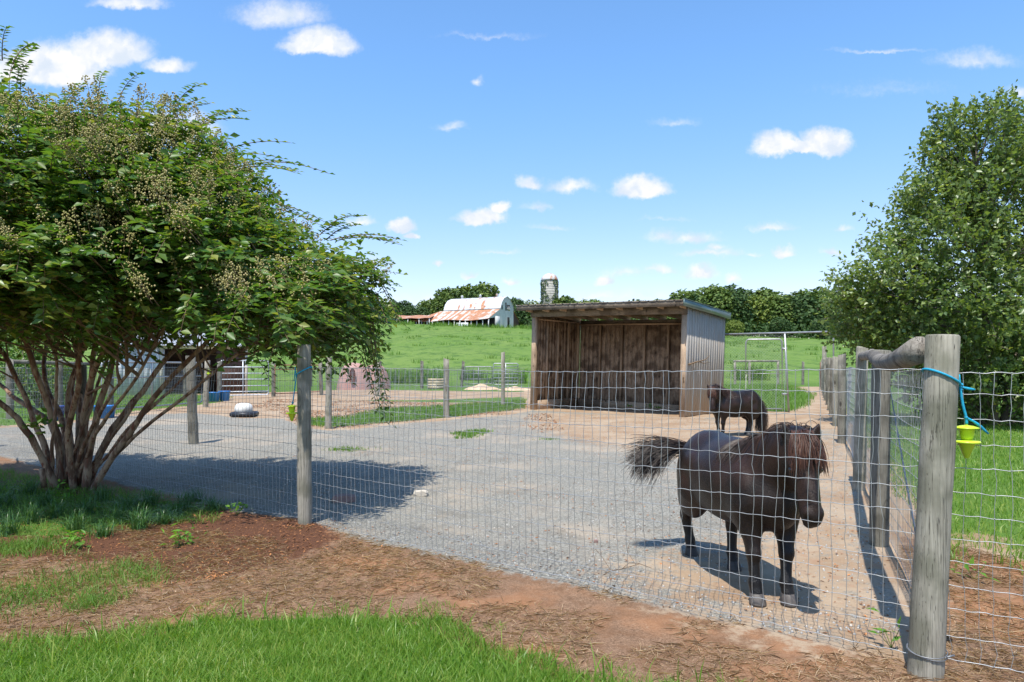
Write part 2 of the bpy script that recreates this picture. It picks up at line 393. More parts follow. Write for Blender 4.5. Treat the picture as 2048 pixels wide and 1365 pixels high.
# paddock fence line: corner post, straight to the left
A = np.array([1.69, 2.79]); FD = np.array([-.7997, .6004])
def fl(s): return A + FD * s
SD = np.array([.4045, .9145])              # side fence direction
RD = np.array([.90, -.436])                # fence right of the corner post
LAWN = [(-9, -8), (9, -8), (9, 1.2), (3.0, 1.6), (1.45, 2.2), G(1350, 1385), G(1240, 1365), G(1100, 1318), G(985, 1290), G(930, 1258), G(870, 1238), G(740, 1222), G(600, 1222), G(480, 1225), G(380, 1240), G(250, 1272), G(120, 1288), G(0, 1296), (-3.4, 2.95), (-9, 3.2)]
_yard_edge = [G(1060, 823), G(1000, 832), G(900, 840), G(800, 849), G(720, 857), G(655, 862), G(600, 852), G(565, 838), G(480, 836), G(390, 826), G(270, 832), G(150, 845), G(0, 858), (-16, 14.6)]
GRAVEL = _yard_edge + [(-16, 16), tuple(fl(16)), tuple(fl(8) + [0.02, .05]), tuple(fl(0) + [.05, .1]), tuple(A + SD * 4), tuple(A + SD * 17), (8.4, 17.6), (5, 17.0), (4.3, 16.6)]
GRAVEL = [(-16, 13.8)] + [tuple(p) for p in [fl(16), fl(8) + [0, .1], fl(4), fl(0.3) + [.03, .06], A + SD * .5, A + SD * 9, A + SD * 16]] + [(4.25, 16.5), (.5, 19.5)] + _yard_edge
GRASS = [  # turf regions away from the lawn
 ([tuple(A + SD * .3 + [.35, .0]), G(1905, 1120), G(1960, 1075), G(2048, 1155), (3.6, 3.0), (9, 3), (40, 20), (60, 46), (21, 46), tuple(A + SD * 30 + [.4, 0]), tuple(A + SD * 12 + [.4, 0])], 1),
 ([G(-300, 1215), G(-300, 1010), G(-60, 930), G(120, 975), G(330, 985), G(450, 1010), G(430, 1045), G(300, 1050), G(180, 1075), G(150, 1110), G(300, 1150), G(180, 1175), G(90, 1200), G(20, 1235)], 1),
 ([G(600, 850), G(660, 856), G(760, 848), G(900, 836), G(1050, 818), G(1054, 800), G(900, 812), G(760, 818), G(690, 835), G(620, 838)], 1),
 ([G(1450, 828), G(1440, 800), (9.0, 30), (20.5, 47.0), (14, 47), (8, 40), (6.5, 24)], 0),
 ([G(1465, 822), G(1445, 795), G(1440, 775), (13.0, 44), (18, 44), G(1635, 790), G(1622, 812), G(1585, 826)], 1),
 ([G(0, 855), G(190, 838), G(260, 824), G(390, 812), G(440, 806), G(470, 793), G(300, 786), (-60, 30), (-40, 16)], 1),
 ([(-60, 31), (60, 47), (60, 60), (-60, 60)], 1),
 ([(-60, 29.5), G(470, 788), G(700, 780), G(860, 782), G(1055, 785), (.7, 47), (-60, 47)], 1),
 ([G(560, 798), G(700, 800), G(860, 800), G(1054, 793), G(1054, 803), G(900, 806), G(760, 803)], 1),
 ([G(900, 868), G(930, 862), G(985, 863), G(960, 876), G(915, 880)], 1)]
SOIL = [[G(1060, 822), (5.0, 16.0), (8.6, 18.5), tuple(A + SD * 18), tuple(A + SD * 9)] if False else [G(1080, 826), G(1400, 836), G(1660, 880), tuple(A + SD * 14), tuple(A + SD * .2), G(1700, 1290), G(1500, 1255), G(1330, 1190), G(1250, 1150), G(1420, 1100), G(1600, 1040), G(1640, 960), G(1400, 920), G(1150, 880), G(1060, 850)],
        [(4.6, 15.8), (7.0, 19.5), (8.9, 19.2), (6.6, 13.8), (4.9, 12.8)],
        [G(600, 850), G(560, 822), G(470, 829), G(540, 800), G(700, 802), G(860, 802), G(1056, 806), G(1058, 822), G(1000, 830), G(850, 838), G(830, 842), G(660, 858)]]
MULCH = [[G(-100, 1010), G(200, 985), G(400, 1010), G(560, 1035), G(645, 1050), G(690, 1085), G(600, 1120), G(480, 1150), G(330, 1175), G(200, 1130), G(-100, 1120)]]

def masks(x, y):
    g = sm(sdist(GRAVEL, x, y), -.25, .25)
    soil = np.zeros_like(g)
    for i, p in enumerate(SOIL): soil = np.maximum(soil, sm(sdist(p, x, y), *((-1.6, .9) if i == 0 else (-.5, .45))) * (.72 if i == 0 else .9))
    mu = np.zeros_like(g)
    for p in MULCH: mu = np.maximum(mu, sm(sdist(p, x, y), -.3, .4))
    gr = sm(sdist(LAWN, x, y), .02, .2)
    for p, w_ in GRASS:
        if w_: gr = np.maximum(gr, sm(sdist(p, x, y), -.3, .5) * (.82 if p is not GRASS[1][0] else np.where(y > 5.0, .7, .38)))
    pas = sm(y, 44, 52)
    front = sm(sdist([(-20, -10), (20, -10), (20, -3), tuple(A + RD * 6 + [.07, .1]), tuple(A + [.07, .1]), tuple(fl(25) + [.07, .1])], x, y), -.1, .14)
    return dict(gravel=g, soil=soil, mulch=mu, grass=gr, pasture=pas, straw=np.maximum(front, sm(sdist([tuple(A), tuple(A + RD * 5), (7, 3.6), G(2048, 1125), G(1905, 1085), tuple(A + SD * 2.6 + [.12, 0])], x, y), -.12, .2)))
def grid(a, b, d0, c0, c1, g=1.06):
    """coordinates, fine (d0) in c0..c1, growing outwards"""
    mid = list(np.arange(c0, c1, d0)); s_ = d0; x = c1; up = []
    while x < b: up.append(x); s_ *= g; x += s_
    up.append(b); s_ = d0; x = c0 - d0; dn = []
    while x > a: dn.append(x); s_ *= g; x -= s_
    dn.append(a); return np.array(dn[::-1] + mid + up)
gx = grid(-1500, 1500, .06, -7.5, 5.5, 1.055); gy = grid(-60, 2200, .05, 2.2, 11, 1.035)
GX, GY = np.meshgrid(gx, gy, indexing='xy'); NX, NY = len(gx), len(gy)
mk = masks(GX.ravel(), GY.ravel())
def relief(x, y, mkk=None):
    near = np.clip(1 - (np.hypot(x, y) - 25) / 20, 0, 1)
    b = (fbm(x * 1.6, y * 1.6, 4, 11) - .5) * .05 + (fbm(x * 9, y * 9, 3, 21) - .5) * .018
    ps_ = fl(4.11); mound = .045 * np.exp(-((x - ps_[0]) ** 2 + (y - ps_[1] + .1) ** 2) / .35)
    return (b + mound) * near + hill(x, y)
GZ = relief(GX, GY).ravel()
Vg = np.stack([GX.ravel(), GY.ravel(), GZ], 1)
ii = np.arange(NX - 1)[None, :] + np.arange(NY - 1)[:, None] * NX
Qg = np.stack([ii, ii + 1, ii + 1 + NX, ii + NX], -1).reshape(-1, 4)
cx = Vg[Qg].mean(1); yard = sdist(GRAVEL, cx[:, 0], cx[:, 1]) > 0; pasf = cx[:, 1] > 46.5
def sheet(name, sel):
    ids = np.unique(Qg[sel]); remap = np.full(len(Vg), -1); remap[ids] = np.arange(len(ids))
    return tag(MB().add(Vg[ids], Q=remap[Qg[sel]]).build(name, M['ground'], smooth=True, attrs={k: a[ids] for k, a in mk.items()}), kind='structure')
sheet('gravel_yard', yard & ~pasf); sheet('pasture_hill', pasf); sheet('ground', ~yard & ~pasf)
def gz(x, y): return relief(np.asarray(x, float), np.asarray(y, float))

# ------------------------------------------------------------------ blades, leaves and scatter
def blades(mb, X, Y, Z, H, Wd, lean, segs=2):
    n = len(X); th = rng.uniform(0, 2 * np.pi, n); dx, dy = np.cos(th), np.sin(th)
    la = rng.uniform(0, 2 * np.pi, n); ln = lean * rng.uniform(.2, 1, n); lx, ly = np.cos(la) * ln, np.sin(la) * ln
    base = np.stack([X, Y, Z - .01], 1); sd_ = np.stack([dx, dy, 0 * dx], 1) * (Wd / 2)[:, None]
    rows = []
    for k in range(segs):
        f = k / segs; c_ = base + np.stack([lx * f * f * H, ly * f * f * H, H * f * (1 - .35 * ln * f)], 1)
        rows += [c_ - sd_ * (1 - .45 * f), c_ + sd_ * (1 - .45 * f)]
    tip = base + np.stack([lx * H, ly * H, H * (1 - .35 * ln)], 1)
    V = np.stack(rows + [tip], 1); k = V.shape[1]; o = np.arange(n)[:, None] * k
    Q = [np.stack([o[:, 0] + 2 * j, o[:, 0] + 2 * j + 1, o[:, 0] + 2 * j + 3, o[:, 0] + 2 * j + 2], 1) for j in range(segs - 1)]
    T = np.stack([o[:, 0] + 2 * segs - 2, o[:, 0] + 2 * segs - 1, o[:, 0] + 2 * segs], 1)
    mb.add(V.reshape(-1, 3), Q=np.concatenate(Q) if Q else None, T=T)
def leaves(mb, C, D, N, L, Wd, fold=.25):
    """pointed leaves: centre, long direction, normal"""
    D = D / (np.linalg.norm(D, axis=1)[:, None] + 1e-9); S = np.cross(D, N); S /= np.linalg.norm(S, axis=1)[:, None] + 1e-9
    U = np.cross(S, D); L = np.asarray(L)[:, None]; Wd = np.asarray(Wd)[:, None]
    b = C; tip = C + D * L - U * L * .12; l = C + D * L * .45 + S * Wd / 2 + U * Wd * fold; r = C + D * L * .45 - S * Wd / 2 + U * Wd * fold
    V = np.stack([b, l, tip, r], 1); o = np.arange(len(C))[:, None] * 4
    mb.add(V.reshape(-1, 3), T=np.concatenate([o + [0, 3, 2], o + [0, 2, 1]]))
def rnd_unit(n):
    v_ = rng.standard_normal((n, 3)); return v_ / np.linalg.norm(v_, axis=1)[:, None]
def scatter(poly, n, box, inset=0.0):
    x = rng.uniform(box[0], box[1], n); y = rng.uniform(box[2], box[3], n); k = sdist(poly, x, y) > inset + (fbm(x * 3, y * 3, 3, 5) - .5) * .25
    return x[k], y[k]

# lawn in the foreground
mb = MB(); x, y = scatter(LAWN, 150000, (-3.6, 2.4, 1.7, 3.35), -.02)
h = rng.uniform(.035, .075, len(x)) * (1 + .6 * (fbm(x * 4, y * 4, 3, 9) - .3)); blades(mb, x, y, gz(x, y), h, rng.uniform(.003, .0055, len(x)), .9, 2)
x, y = scatter(LAWN, 2600, (-3.4, 1.6, 2.3, 3.4), -.05); e = sdist(LAWN, x, y) < .35; x, y = x[e], y[e]
h = rng.uniform(.08, .17, len(x)); xe, ye = scatter(LAWN, 40000, (-3.4, 2.4, 2.2, 3.6), -.22); ke = (sdist(LAWN, xe, ye) < .02) & (fbm(xe * 7, ye * 7, 3, 15) > .5); xe, ye = xe[ke], ye[ke]
blades(mb, xe, ye, gz(xe, ye), rng.uniform(.02, .055, len(xe)), rng.uniform(.003, .005, len(xe)), 1.0, 2); blades(mb, x, y, gz(x, y), h, rng.uniform(.005, .009, len(x)), .7, 3)
tag(mb.build('lawn_grass', M['lawn']), 'bright green mown lawn grass along the bottom of the picture', 'grass', kind='stuff')
# patchy grass left below the crape myrtle
mb = MB(); x, y = scatter(GRASS[1][0], 42000, (-6.5, -1.5, 3.3, 8.5), -.05)
k = (fbm(x * 2, y * 2, 3, 31) > .38) & ((y > 5.0) | (fbm(x * 1.3, y * 2.6, 3, 61) + rng.normal(0, .06, len(x)) > .54)); x, y = x[k], y[k]
h = rng.uniform(.03, .11, len(x)); blades(mb, x, y, gz(x, y), h, rng.uniform(.003, .006, len(x)), 1.1, 2)
for (px, py, r_, n_) in ((540 * .3418, 1206, .16, 700), (230, 1150, .3, 900), (60, 1190, .35, 1500), (290, 1165, .15, 350), (40, 1100, .3, 1200)):
    c_ = G(px, py); a_ = rng.normal(0, r_ / 2, (n_, 2)); x = c_[0] + a_[:, 0]; y = c_[1] + a_[:, 1]
    blades(mb, x, y, gz(x, y), rng.uniform(.03, .09, n_), rng.uniform(.003, .005, n_), 1.1, 2)
tag(mb.build('rough_grass', M['field_grass']), 'patchy rough grass around the foot of the crape myrtle', 'grass', kind='stuff')
# grass beyond the side fence
mb = MB(); x, y = scatter(GRASS[0][0], 260000, (2.2, 16, 2.6, 22), .0)
k = rng.uniform(0, 1, len(x)) < np.clip(6.0 / y, .12, 1) ** 1.3; k &= (x / y) < 1.05; x, y = x[k], y[k]
h = rng.uniform(.04, .10, len(x)) * (1 + .5 * (fbm(x * 2, y * 2, 3, 8) - .3)); blades(mb, x, y, gz(x, y), h, rng.uniform(.005, .008, len(x)) * np.clip(y / 6, 1, 3), .9, 2)
tag(mb.build('paddock_grass', M['lawn']), 'lush green grass outside the side fence under the tree', 'grass', kind='stuff')
# strips of turf in the yard
mb = MB()
for idx, n_, bx, hh in ((2, 26000, (-5, 1, 13.5, 26), .13), (4, 26000, (4, 19, 17.5, 44), .24), (9, 2400, (-1.4, 0, 11, 14), .1)):
    x, y = scatter(GRASS[idx][0], n_, bx, .0); h = rng.uniform(.4, 1, len(x)) * hh * (.6 + .8 * fbm(x * 2, y * 2, 2, 4)); blades(mb, x, y, gz(x, y), h, rng.uniform(.012, .022, len(x)), .7, 2)
x = rng.normal(G(694, 902)[0], .14, 420); y = rng.normal(G(694, 902)[1], .1, 420); blades(mb, x, y, gz(x, y), rng.uniform(.03, .10, 420), rng.uniform(.006, .01, 420), 1, 2)
x = rng.normal(G(1095, 881)[0], .1, 120); y = rng.normal(G(1095, 881)[1], .1, 120); blades(mb, x, y, gz(x, y), rng.uniform(.02, .06, 120), rng.uniform(.008, .012, 120), 1, 2)
x, y = scatter(GRASS[5][0], 16000, (-20, -6, 14, 32), .0); blades(mb, x, y, gz(x, y), rng.uniform(.05, .14, len(x)), rng.uniform(.012, .02, len(x)), .8, 2)
tag(mb.build('yard_grass', M['field_grass']), 'green grass strips and tufts growing at the edges of the gravel yard', 'grass', kind='stuff')
# rough tufts in the pasture and tall weeds by the barn
mb = MB(); n_ = 1500; cx_ = rng.uniform(-150, 170, n_); cy_ = 50 + 150 * rng.uniform(0, 1, n_) ** .8
kk = fbm(cx_ / 14, cy_ / 9, 3, 2) > .52; cx_, cy_ = cx_[kk], cy_[kk]
for a_, b_ in zip(cx_, cy_):
    m_ = 26; x = a_ + rng.normal(0, .55, m_); y = b_ + rng.normal(0, .35, m_); blades(mb, x, y, gz(x, y), rng.uniform(.2, .75, m_), rng.uniform(.05, .11, m_), .6, 2)
for n_, x0, x1, y0, y1, h0, h1 in ((5200, -75, 8, 190, 199, .5, 1.6), (5200, -11, 1, 47, 51, .4, 1.1), (1600, 14, 19.0, 50, 56, .4, 1.6)):
    x = rng.uniform(x0, x1, n_); y = rng.uniform(y0, y1, n_); k = fbm(x / 3, y / 3, 2, 6) > .45; x, y = x[k], y[k]
    blades(mb, x, y, gz(x, y), rng.uniform(h0, h1, len(x)), rng.uniform(.05, .14, len(x)), .7, 2)
tag(mb.build('pasture_tufts', M['field_grass']), 'rough grass tufts and weeds standing over the green pasture', 'grass', kind='stuff')
# straw, mulch chips, pebbles
def flat_bits(mb, x, y, L, Wd, tilt=.25, lift=.006):
    n = len(x); th = rng.uniform(0, 2 * np.pi, n); D = np.stack([np.cos(th), np.sin(th), rng.uniform(-tilt, tilt, n)], 1)
    N_ = np.stack([rng.normal(0, .3, n), rng.normal(0, .3, n), np.ones(n)], 1)
    leaves(mb, np.stack([x, y, gz(x, y) + lift], 1), D, N_, L, Wd, .1)
mb = MB(); x = rng.uniform(-4.2, 3.4, 110000); y = rng.uniform(2.2, 6.2, 110000)
mm = masks(x, y); dens_ = fbm(x * 2.2, y * 2.2, 3, 17); k = (mm['straw'] > .5) & (mm['grass'] < .4) & (mm['gravel'] < .6) & (dens_ + .25 * (mm['mulch'] < .4) > .58); x, y = x[k], y[k]
flat_bits(mb, x, y, rng.uniform(.02, .10, len(x)), rng.uniform(.0012, .0026, len(x)), .35)
tag(mb.build('dry_straw', M['straw']), 'pale dead grass stalks lying over the brown strip outside the fence', 'straw', kind='stuff')
mb = MB(); x = rng.uniform(-4.5, 1.2, 42000); y = rng.uniform(3.2, 7.2, 42000); mm = masks(x, y); k = (mm['mulch'] > .35) & (mm['gravel'] < .5) & (rng.uniform(0, 1, len(x)) < .55); x, y = x[k], y[k]
flat_bits(mb, x, y, rng.uniform(.008, .026, len(x)), rng.uniform(.004, .009, len(x)), .5)
for px, py, r_, n_ in ((450, 1157, .10, 60), (610, 1065, .14, 110), (330, 1160, .25, 50), (600, 1095, .25, 110)):
    c_ = G(px, py); a_ = rng.normal(0, r_, (n_, 2)); flat_bits(mb, c_[0] + a_[:, 0], c_[1] + a_[:, 1] * .6, rng.uniform(.015, .04, n_), rng.uniform(.006, .012, n_), .5, .01)
tag(mb.build('bark_mulch', M['chip']), 'reddish brown bark mulch around the middle fence post', 'mulch', kind='stuff')
mb = MB(); x = rng.uniform(-7, 6, 16000); y = 3.2 + 14 * rng.uniform(0, 1, 16000) ** 1.6; k = (masks(x, y)['gravel'] > .6); x, y = x[k], y[k]
mb.blobs(np.stack([x, y, gz(x, y) + .001], 1), rng.uniform(.003, .010, len(x)))
tag(mb.build('gravel_stones', M['pebble']), 'loose small stones scattered over the gravel yard', 'gravel', kind='stuff')
mb = MB(); x = rng.uniform(-4, 7, 16000); y = 3.2 + 15 * rng.uniform(0, 1, 16000) ** 1.3; k = (masks(x, y)['gravel'] > .5) & (fbm(x, y, 3, 77) + (x > 1) * .08 > .5); x, y = x[k], y[k]
flat_bits(mb, x, y, rng.uniform(.01, .035, len(x)), rng.uniform(.006, .014, len(x)), .4)
x = rng.uniform(-14, 1, 30000); y = rng.uniform(13, 28, 30000); mm = masks(x, y); k = (mm['soil'] > .4) & (mm['grass'] < .4) & (fbm(x * .9, y * .6, 3, 91) > .44); x, y = x[k], y[k]
flat_bits(mb, x, y, rng.uniform(.03, .09, len(x)), rng.uniform(.02, .04, len(x)), .4, .01)
tag(mb.build('yard_litter', M['chip']), 'brown crumbs of dung and leaf litter on the yard', 'litter', kind='stuff')

# ------------------------------------------------------------------ fences
def make_post(mb, x, y, z1, r, lean=(0, 0), n=18, sq=False):
    zs = np.array([-.25, 0, .1, .3, .5, .7, .9, 1.1, z1 - .006, z1])
    k = zs / z1; cxs = x + lean[0] * k + rng.normal(0, r * .025, 10); cys = y + lean[1] * k
    rr = r * (1.05 - .06 * k) * (1 + rng.normal(0, .012, 10)); rr[-1] *= .93
    mb.tube(np.stack([cxs, cys, zs], 1), rr, n, wob=.012)
def post(parent, x, y, z1=1.36, r=.065, lean=(0, 0), m_='post', label=None, name='post'):
    mb = MB(); make_post(mb, 0, 0, z1, r, lean); o = mb.build(name, M[m_], parent, smooth=True, loc=None)
    g_ = float(gz(x, y)) if y < 46 else float(hill(x, y)); o.location = (x, y, g_)
    for e_ in o.data.polygons:
        if len(e_.vertices) > 4: e_.use_smooth = False
    if label: o['label'] = label
    return o
def wire_panel(parent, p0, p1, ztop=1.23, zbot=.05, rows=13, dv=.0508, r=.0015, fine=True, m_='wire', seed=0, bow=.0, base=0.0, uneven=.008):
    rg = np.random.default_rng(seed); p0 = np.array(p0, float); p1 = np.array(p1, float); L = np.linalg.norm(p1 - p0); D = (p1 - p0) / L; Nn = np.array([-D[1], D[0]])
    nv = max(2, int(L / dv)); sv = (np.arange(nv) + .5) * L / nv
    sv = sv + rg.normal(0, dv * .05, nv)
    zr = np.linspace(zbot, ztop, rows); ph = rg.uniform(0, 6.28, rows)
    def rowz(i, s): return zr[i] + uneven * np.sin(s * 1.7 + ph[i]) * 1.0 - .012 * np.sin(np.pi * s / L) * (1 - i / (rows * 1.3)) + base
    def off(s, z): return bow * np.sin(np.pi * s / L) * np.sin(np.pi * np.clip((z - base) / 1.25, 0, 1)) + .006 * np.sin(s * 3.1 + z * 4)
    def pt(s, z): o_ = off(s, z); return np.stack([p0[0] + D[0] * s + Nn[0] * o_, p0[1] + D[1] * s + Nn[1] * o_, z + 0 * s], 1)
    mb = MB(); step = .0254 if fine else max(dv, .15)
    s_ = np.arange(0, L + step * .5, step); s_[-1] = L
    for i in range(rows):
        cr = (.0022 * np.sin(s_ / dv * np.pi * 1.02 + ph[i]) + rg.normal(0, .0009, len(s_))) if fine else 0
        mb.tube(pt(s_, rowz(i, s_) + cr), r * (1.35 if i in (0, rows - 1) else 1.1), 4 if fine else 3, caps=False)
    kn = []
    zi = np.arange(rows); wig = rg.normal(0, .0035, (nv, rows)); 
    for j in range(nv):
        s0 = sv[j] + np.cumsum(rg.normal(0, .0016, rows)) + .004 * np.sin(zi * .9 + j * .35)
        z0 = np.array([rowz(i, sv[j]) for i in range(rows)])
        p = pt(s0, z0)
        if fine:
            kn.append(p)
            mid = (p[1:] + p[:-1]) / 2; mid[:, :2] += D[None] * rg.normal(0, .0028, (rows - 1, 1)); mid[0, :2] += D * .01
            q_ = np.empty((2 * rows - 1, 3)); q_[0::2] = p; q_[1::2] = mid; p = q_
        mb.tube(p, r, 4 if fine else 3, caps=False)
    if fine: mb.blobs(np.concatenate(kn), r * 2.6)
    return mb.build('wire_mesh', M[m_], parent, smooth=False)

front = empty('wire_fence', (float(A[0]), float(A[1]), 0), 0, 'nearest woven wire fence across the paddock front, thick leaning grey corner post', 'fence')
def fpar(o): # keep world coordinates when parented
    o.matrix_parent_inverse = Matrix.Translation(-Vector(o.parent.location)); return o
IN = np.array([.6004, .7997])
o = fpar(post(front, A[0], A[1], 1.385, .062, (.072, 0), 'post', 'thick leaning corner post', 'corner_post'))
sP = 4.11
o = fpar(post(front, *fl(sP), 1.375, .052, (-.005, 0), 'post', 'pale round middle post'))
fpar(post(front, *fl(8.22), 1.25, .052, (.01, 0), 'post_dark')); fpar(post(front, *fl(12.3), 1.25, .055, (0, 0), 'post_dark'))
off = IN * .062
fpar(wire_panel(front, fl(-.02) + off, fl(sP) + off * .9, seed=1, bow=.03, r=.0014))
fpar(wire_panel(front, fl(sP) + off * .9, fl(8.22) + off * .9, seed=2, bow=.05, r=.0013))
fpar(wire_panel(front, fl(8.22) + off * .9, fl(12.3) + off * .9, seed=3, bow=.04, r=.0013))
fpar(wire_panel(front, A + off - [.0, .0], A + RD * 2.6 + off * .9, seed=4, bow=.0, r=.0014))
mb = MB(); th = np.linspace(0, 2 * np.pi, 25); mb.tube(np.stack([A[0] + .006 + .070 * np.cos(th), A[1] + .070 * np.sin(th), .085 + .012 * np.cos(th - 2)], 1), .0022, 5, caps=False)
mb.tube(np.stack([A[0] + .006 + .072 * np.cos(th), A[1] + .072 * np.sin(th), .092 + .008 * np.cos(th - 1)], 1), .0022, 5, caps=False); mb.tube([(A[0] + .05, A[1] - .057, .085), (A[0] + .085, A[1] - .052, .09)], .004, 6)
fpar(mb.build('tie_wire', M['wire_dark'], front))
mb = MB(); 
for (a_, b_, c_) in ((.02, 1.18, .8), (.0, .78, .3), (.03, .62, -.6), (.0, .9, -1.2)):
    mb.tube([(A[0] + .062 + .05 * b_, A[1] + .02, b_), (A[0] + .076 + .05 * b_, A[1] + .015, b_ + .012), (A[0] + .084 + .05 * b_, A[1] + .025, b_ - .004), (A[0] + .072 + .05 * b_, A[1] + .03, b_ - .012)], .002, 4)
fpar(mb.build('staples', M['wire'], front))

side = empty('wire_fence', (float(A[0] + SD[0] * 2), float(A[1] + SD[1] * 2), 0), 0, 'long wire fence running away from the corner, log brace and many grey posts', 'fence')
slist = [(2.19, 1.37, .060), (4.5, 1.44, .056), (9.1, 1.44, .062), (12.6, 1.45, .06), (15.8, 1.45, .065), (18.2, 1.5, .065), (21.0, 1.5, .07), (24.0, 1.5, .085), (26.6, 1.55, .08), (28.7, 2.1, .085), (31.5, 1.6, .085), (34.6, 1.55, .09), (37.8, 1.5, .09), (41.6, 1.5, .1)]
for i, (s_, h_, r_) in enumerate(slist):
    p = A + SD * s_
    fpar(post(side, p[0], p[1], h_, r_, ((.02, 0) if i == 0 else (rng.normal(0, .02), 0)), 'red_post' if i == 13 else ('post' if i % 2 else 'post_dark'), 'reddish brown end post' if i == 13 else None))
mb = MB(); ks = np.linspace(0, 1, 16)   # the log brace: crooked, thick at the corner
pa = A + [.03, .09]; pb = A + SD * 4.75
lx = pa[0] + (pb[0] - pa[0]) * ks; ly = pa[1] + (pb[1] - pa[1]) * ks
lz = 1.318 - .055 * np.sin(np.clip(ks * 2.0, 0, 1) * np.pi) + .035 * ks
mb.tube(np.stack([lx - .03 * np.sin(ks * 5), ly, lz], 1), np.interp(ks, [0, .15, .5, 1], [.057, .052, .043, .042]), 14, wob=.03)
fpar(mb.build('log_brace', M['log'], side, smooth=True))
so = np.array([SD[1], -SD[0]]) * .07
prev = 0.1
for i, e_ in enumerate((2.19, 4.5, 9.1)):
    fpar(wire_panel(side, A + SD * prev + so, A + SD * e_ + so, seed=20 + i, r=.0014, uneven=.012, bow=-.02)); prev = e_
for i, e_ in enumerate((18.2, 28.7, 41.6)):
    fpar(wire_panel(side, A + SD * prev + so, A + SD * e_ + so, seed=30 + i, r=.0022, fine=False, dv=.1)); prev = e_
mb = MB(); mb.tube([tuple(A + SD * 2.3 + so) + (1.15,), tuple(A + SD * 1.2 + so) + (.55,), tuple(A + SD * .35 + so) + (.12,)], .0035, 5)
mb.tube([tuple(A + SD * 2.3 + so + .01) + (1.12,), tuple(A + SD * 1.2 + so) + (.53,), tuple(A + SD * .35 + so) + (.1,)], .0035, 5)
fpar(mb.build('brace_wire', M['wire_dark'], side))

# inner yard fence: the post standing in the tree shade to the shed
inner = empty('wire_fence', (*G(657, 855), 0), 0, 'inner wire fence from the shaded yard post to the left front of the shed', 'fence')
ip = [G(657, 857), G(893, 836), (.36, 19.75)]
for (x_, y_), h_, r_ in zip(ip[:2], (1.45, 1.42), (.06, .068)): fpar(post(inner, x_, y_, h_, r_, (rng.normal(0, .03), 0), 'post'))
x_, y_ = G(1006, 812); fpar(post(inner, x_, y_, 1.70, .06, (0, 0), 'post'))
for i in range(2): fpar(wire_panel(inner, ip[i], ip[i + 1], seed=40 + i, r=.0022, fine=False, dv=.0508, ztop=1.2))
x_, y_ = G(387, 888); sp_ = post(None, x_, y_, 1.42, .074, (-.06, .02), 'post_dark', name='fence_post'); tag(sp_, 'leaning dark weathered post alone in the tree shade on the gravel', 'post')
# far paddock fence
far = empty('wire_fence', (-3, 42, 0), 0, 'farthest low wire fence with grey posts at the foot of the green pasture', 'fence')
fx = [(-30, 41), (-22, 42), (-16.5, 42), (-12.4, 42), (-8.2, 42), (-5.1, 38.6), (-3.1, 42), (1.5, 43.5), (7, 44.5), (13.0, 45.5), (19.6, 46)]
for x_, y_ in fx: fpar(post(far, x_, y_, 1.55, .085, (rng.normal(0, .05), 0), 'post_dark'))
for i in range(len(fx) - 1): fpar(wire_panel(far, fx[i], fx[i + 1], seed=60 + i, r=.0045, fine=False, dv=.3, rows=6, ztop=1.2, m_='wire_dark'))
# fence with posts behind the crape myrtle
lf = empty('wire_fence', (*G(411, 814), 0), 0, 'wooden posted wire fence beside the white shed behind the crape myrtle', 'fence')
lp = [G(20, 838), G(120, 826), G(222, 816), G(371, 800), G(411, 815), G(440, 801), G(547, 794), G(643, 791), G(755, 793)]
for x_, y_ in lp: fpar(post(lf, x_, y_, 1.42, .08, (rng.normal(0, .03), 0), 'post' if rng.random() < .6 else 'post_dark'))
for i in (0, 1, 2, 6, 7): fpar(wire_panel(lf, lp[i], lp[i + 1], seed=80 + i, r=.003, fine=False, dv=.1016, ztop=1.2, m_='wire_dark'))
mb = MB(); a_ = G(20, 838); b_ = G(222, 816); mb.tube([(*a_, 1.36), (*b_, 1.30)], .05, 8); fpar(mb.build('top_rail', M['post_dark'], lf))
# wooden brace rail near the pasture (right)
hb = empty('wooden_brace', (17, 46.5, 0), 0, 'small wooden rail on two posts in front of the pasture, right of the shed', 'fence')
y0_ = 46.2; xa = (1470 - 1024) / F * y0_; xb = (1556 - 1024) / F * y0_; xm = (1499 - 1024) / F * y0_
for x_ in (xa, xm, xb): fpar(post(hb, x_, y0_, 1.55, .085, (0, 0), 'post'))
mb = MB(); mb.tube([(xa - .1, y0_, 1.55 + .05), (xb + .1, y0_, 1.60)], .07, 10); fpar(mb.build('rail', M['post'], hb, smooth=True))

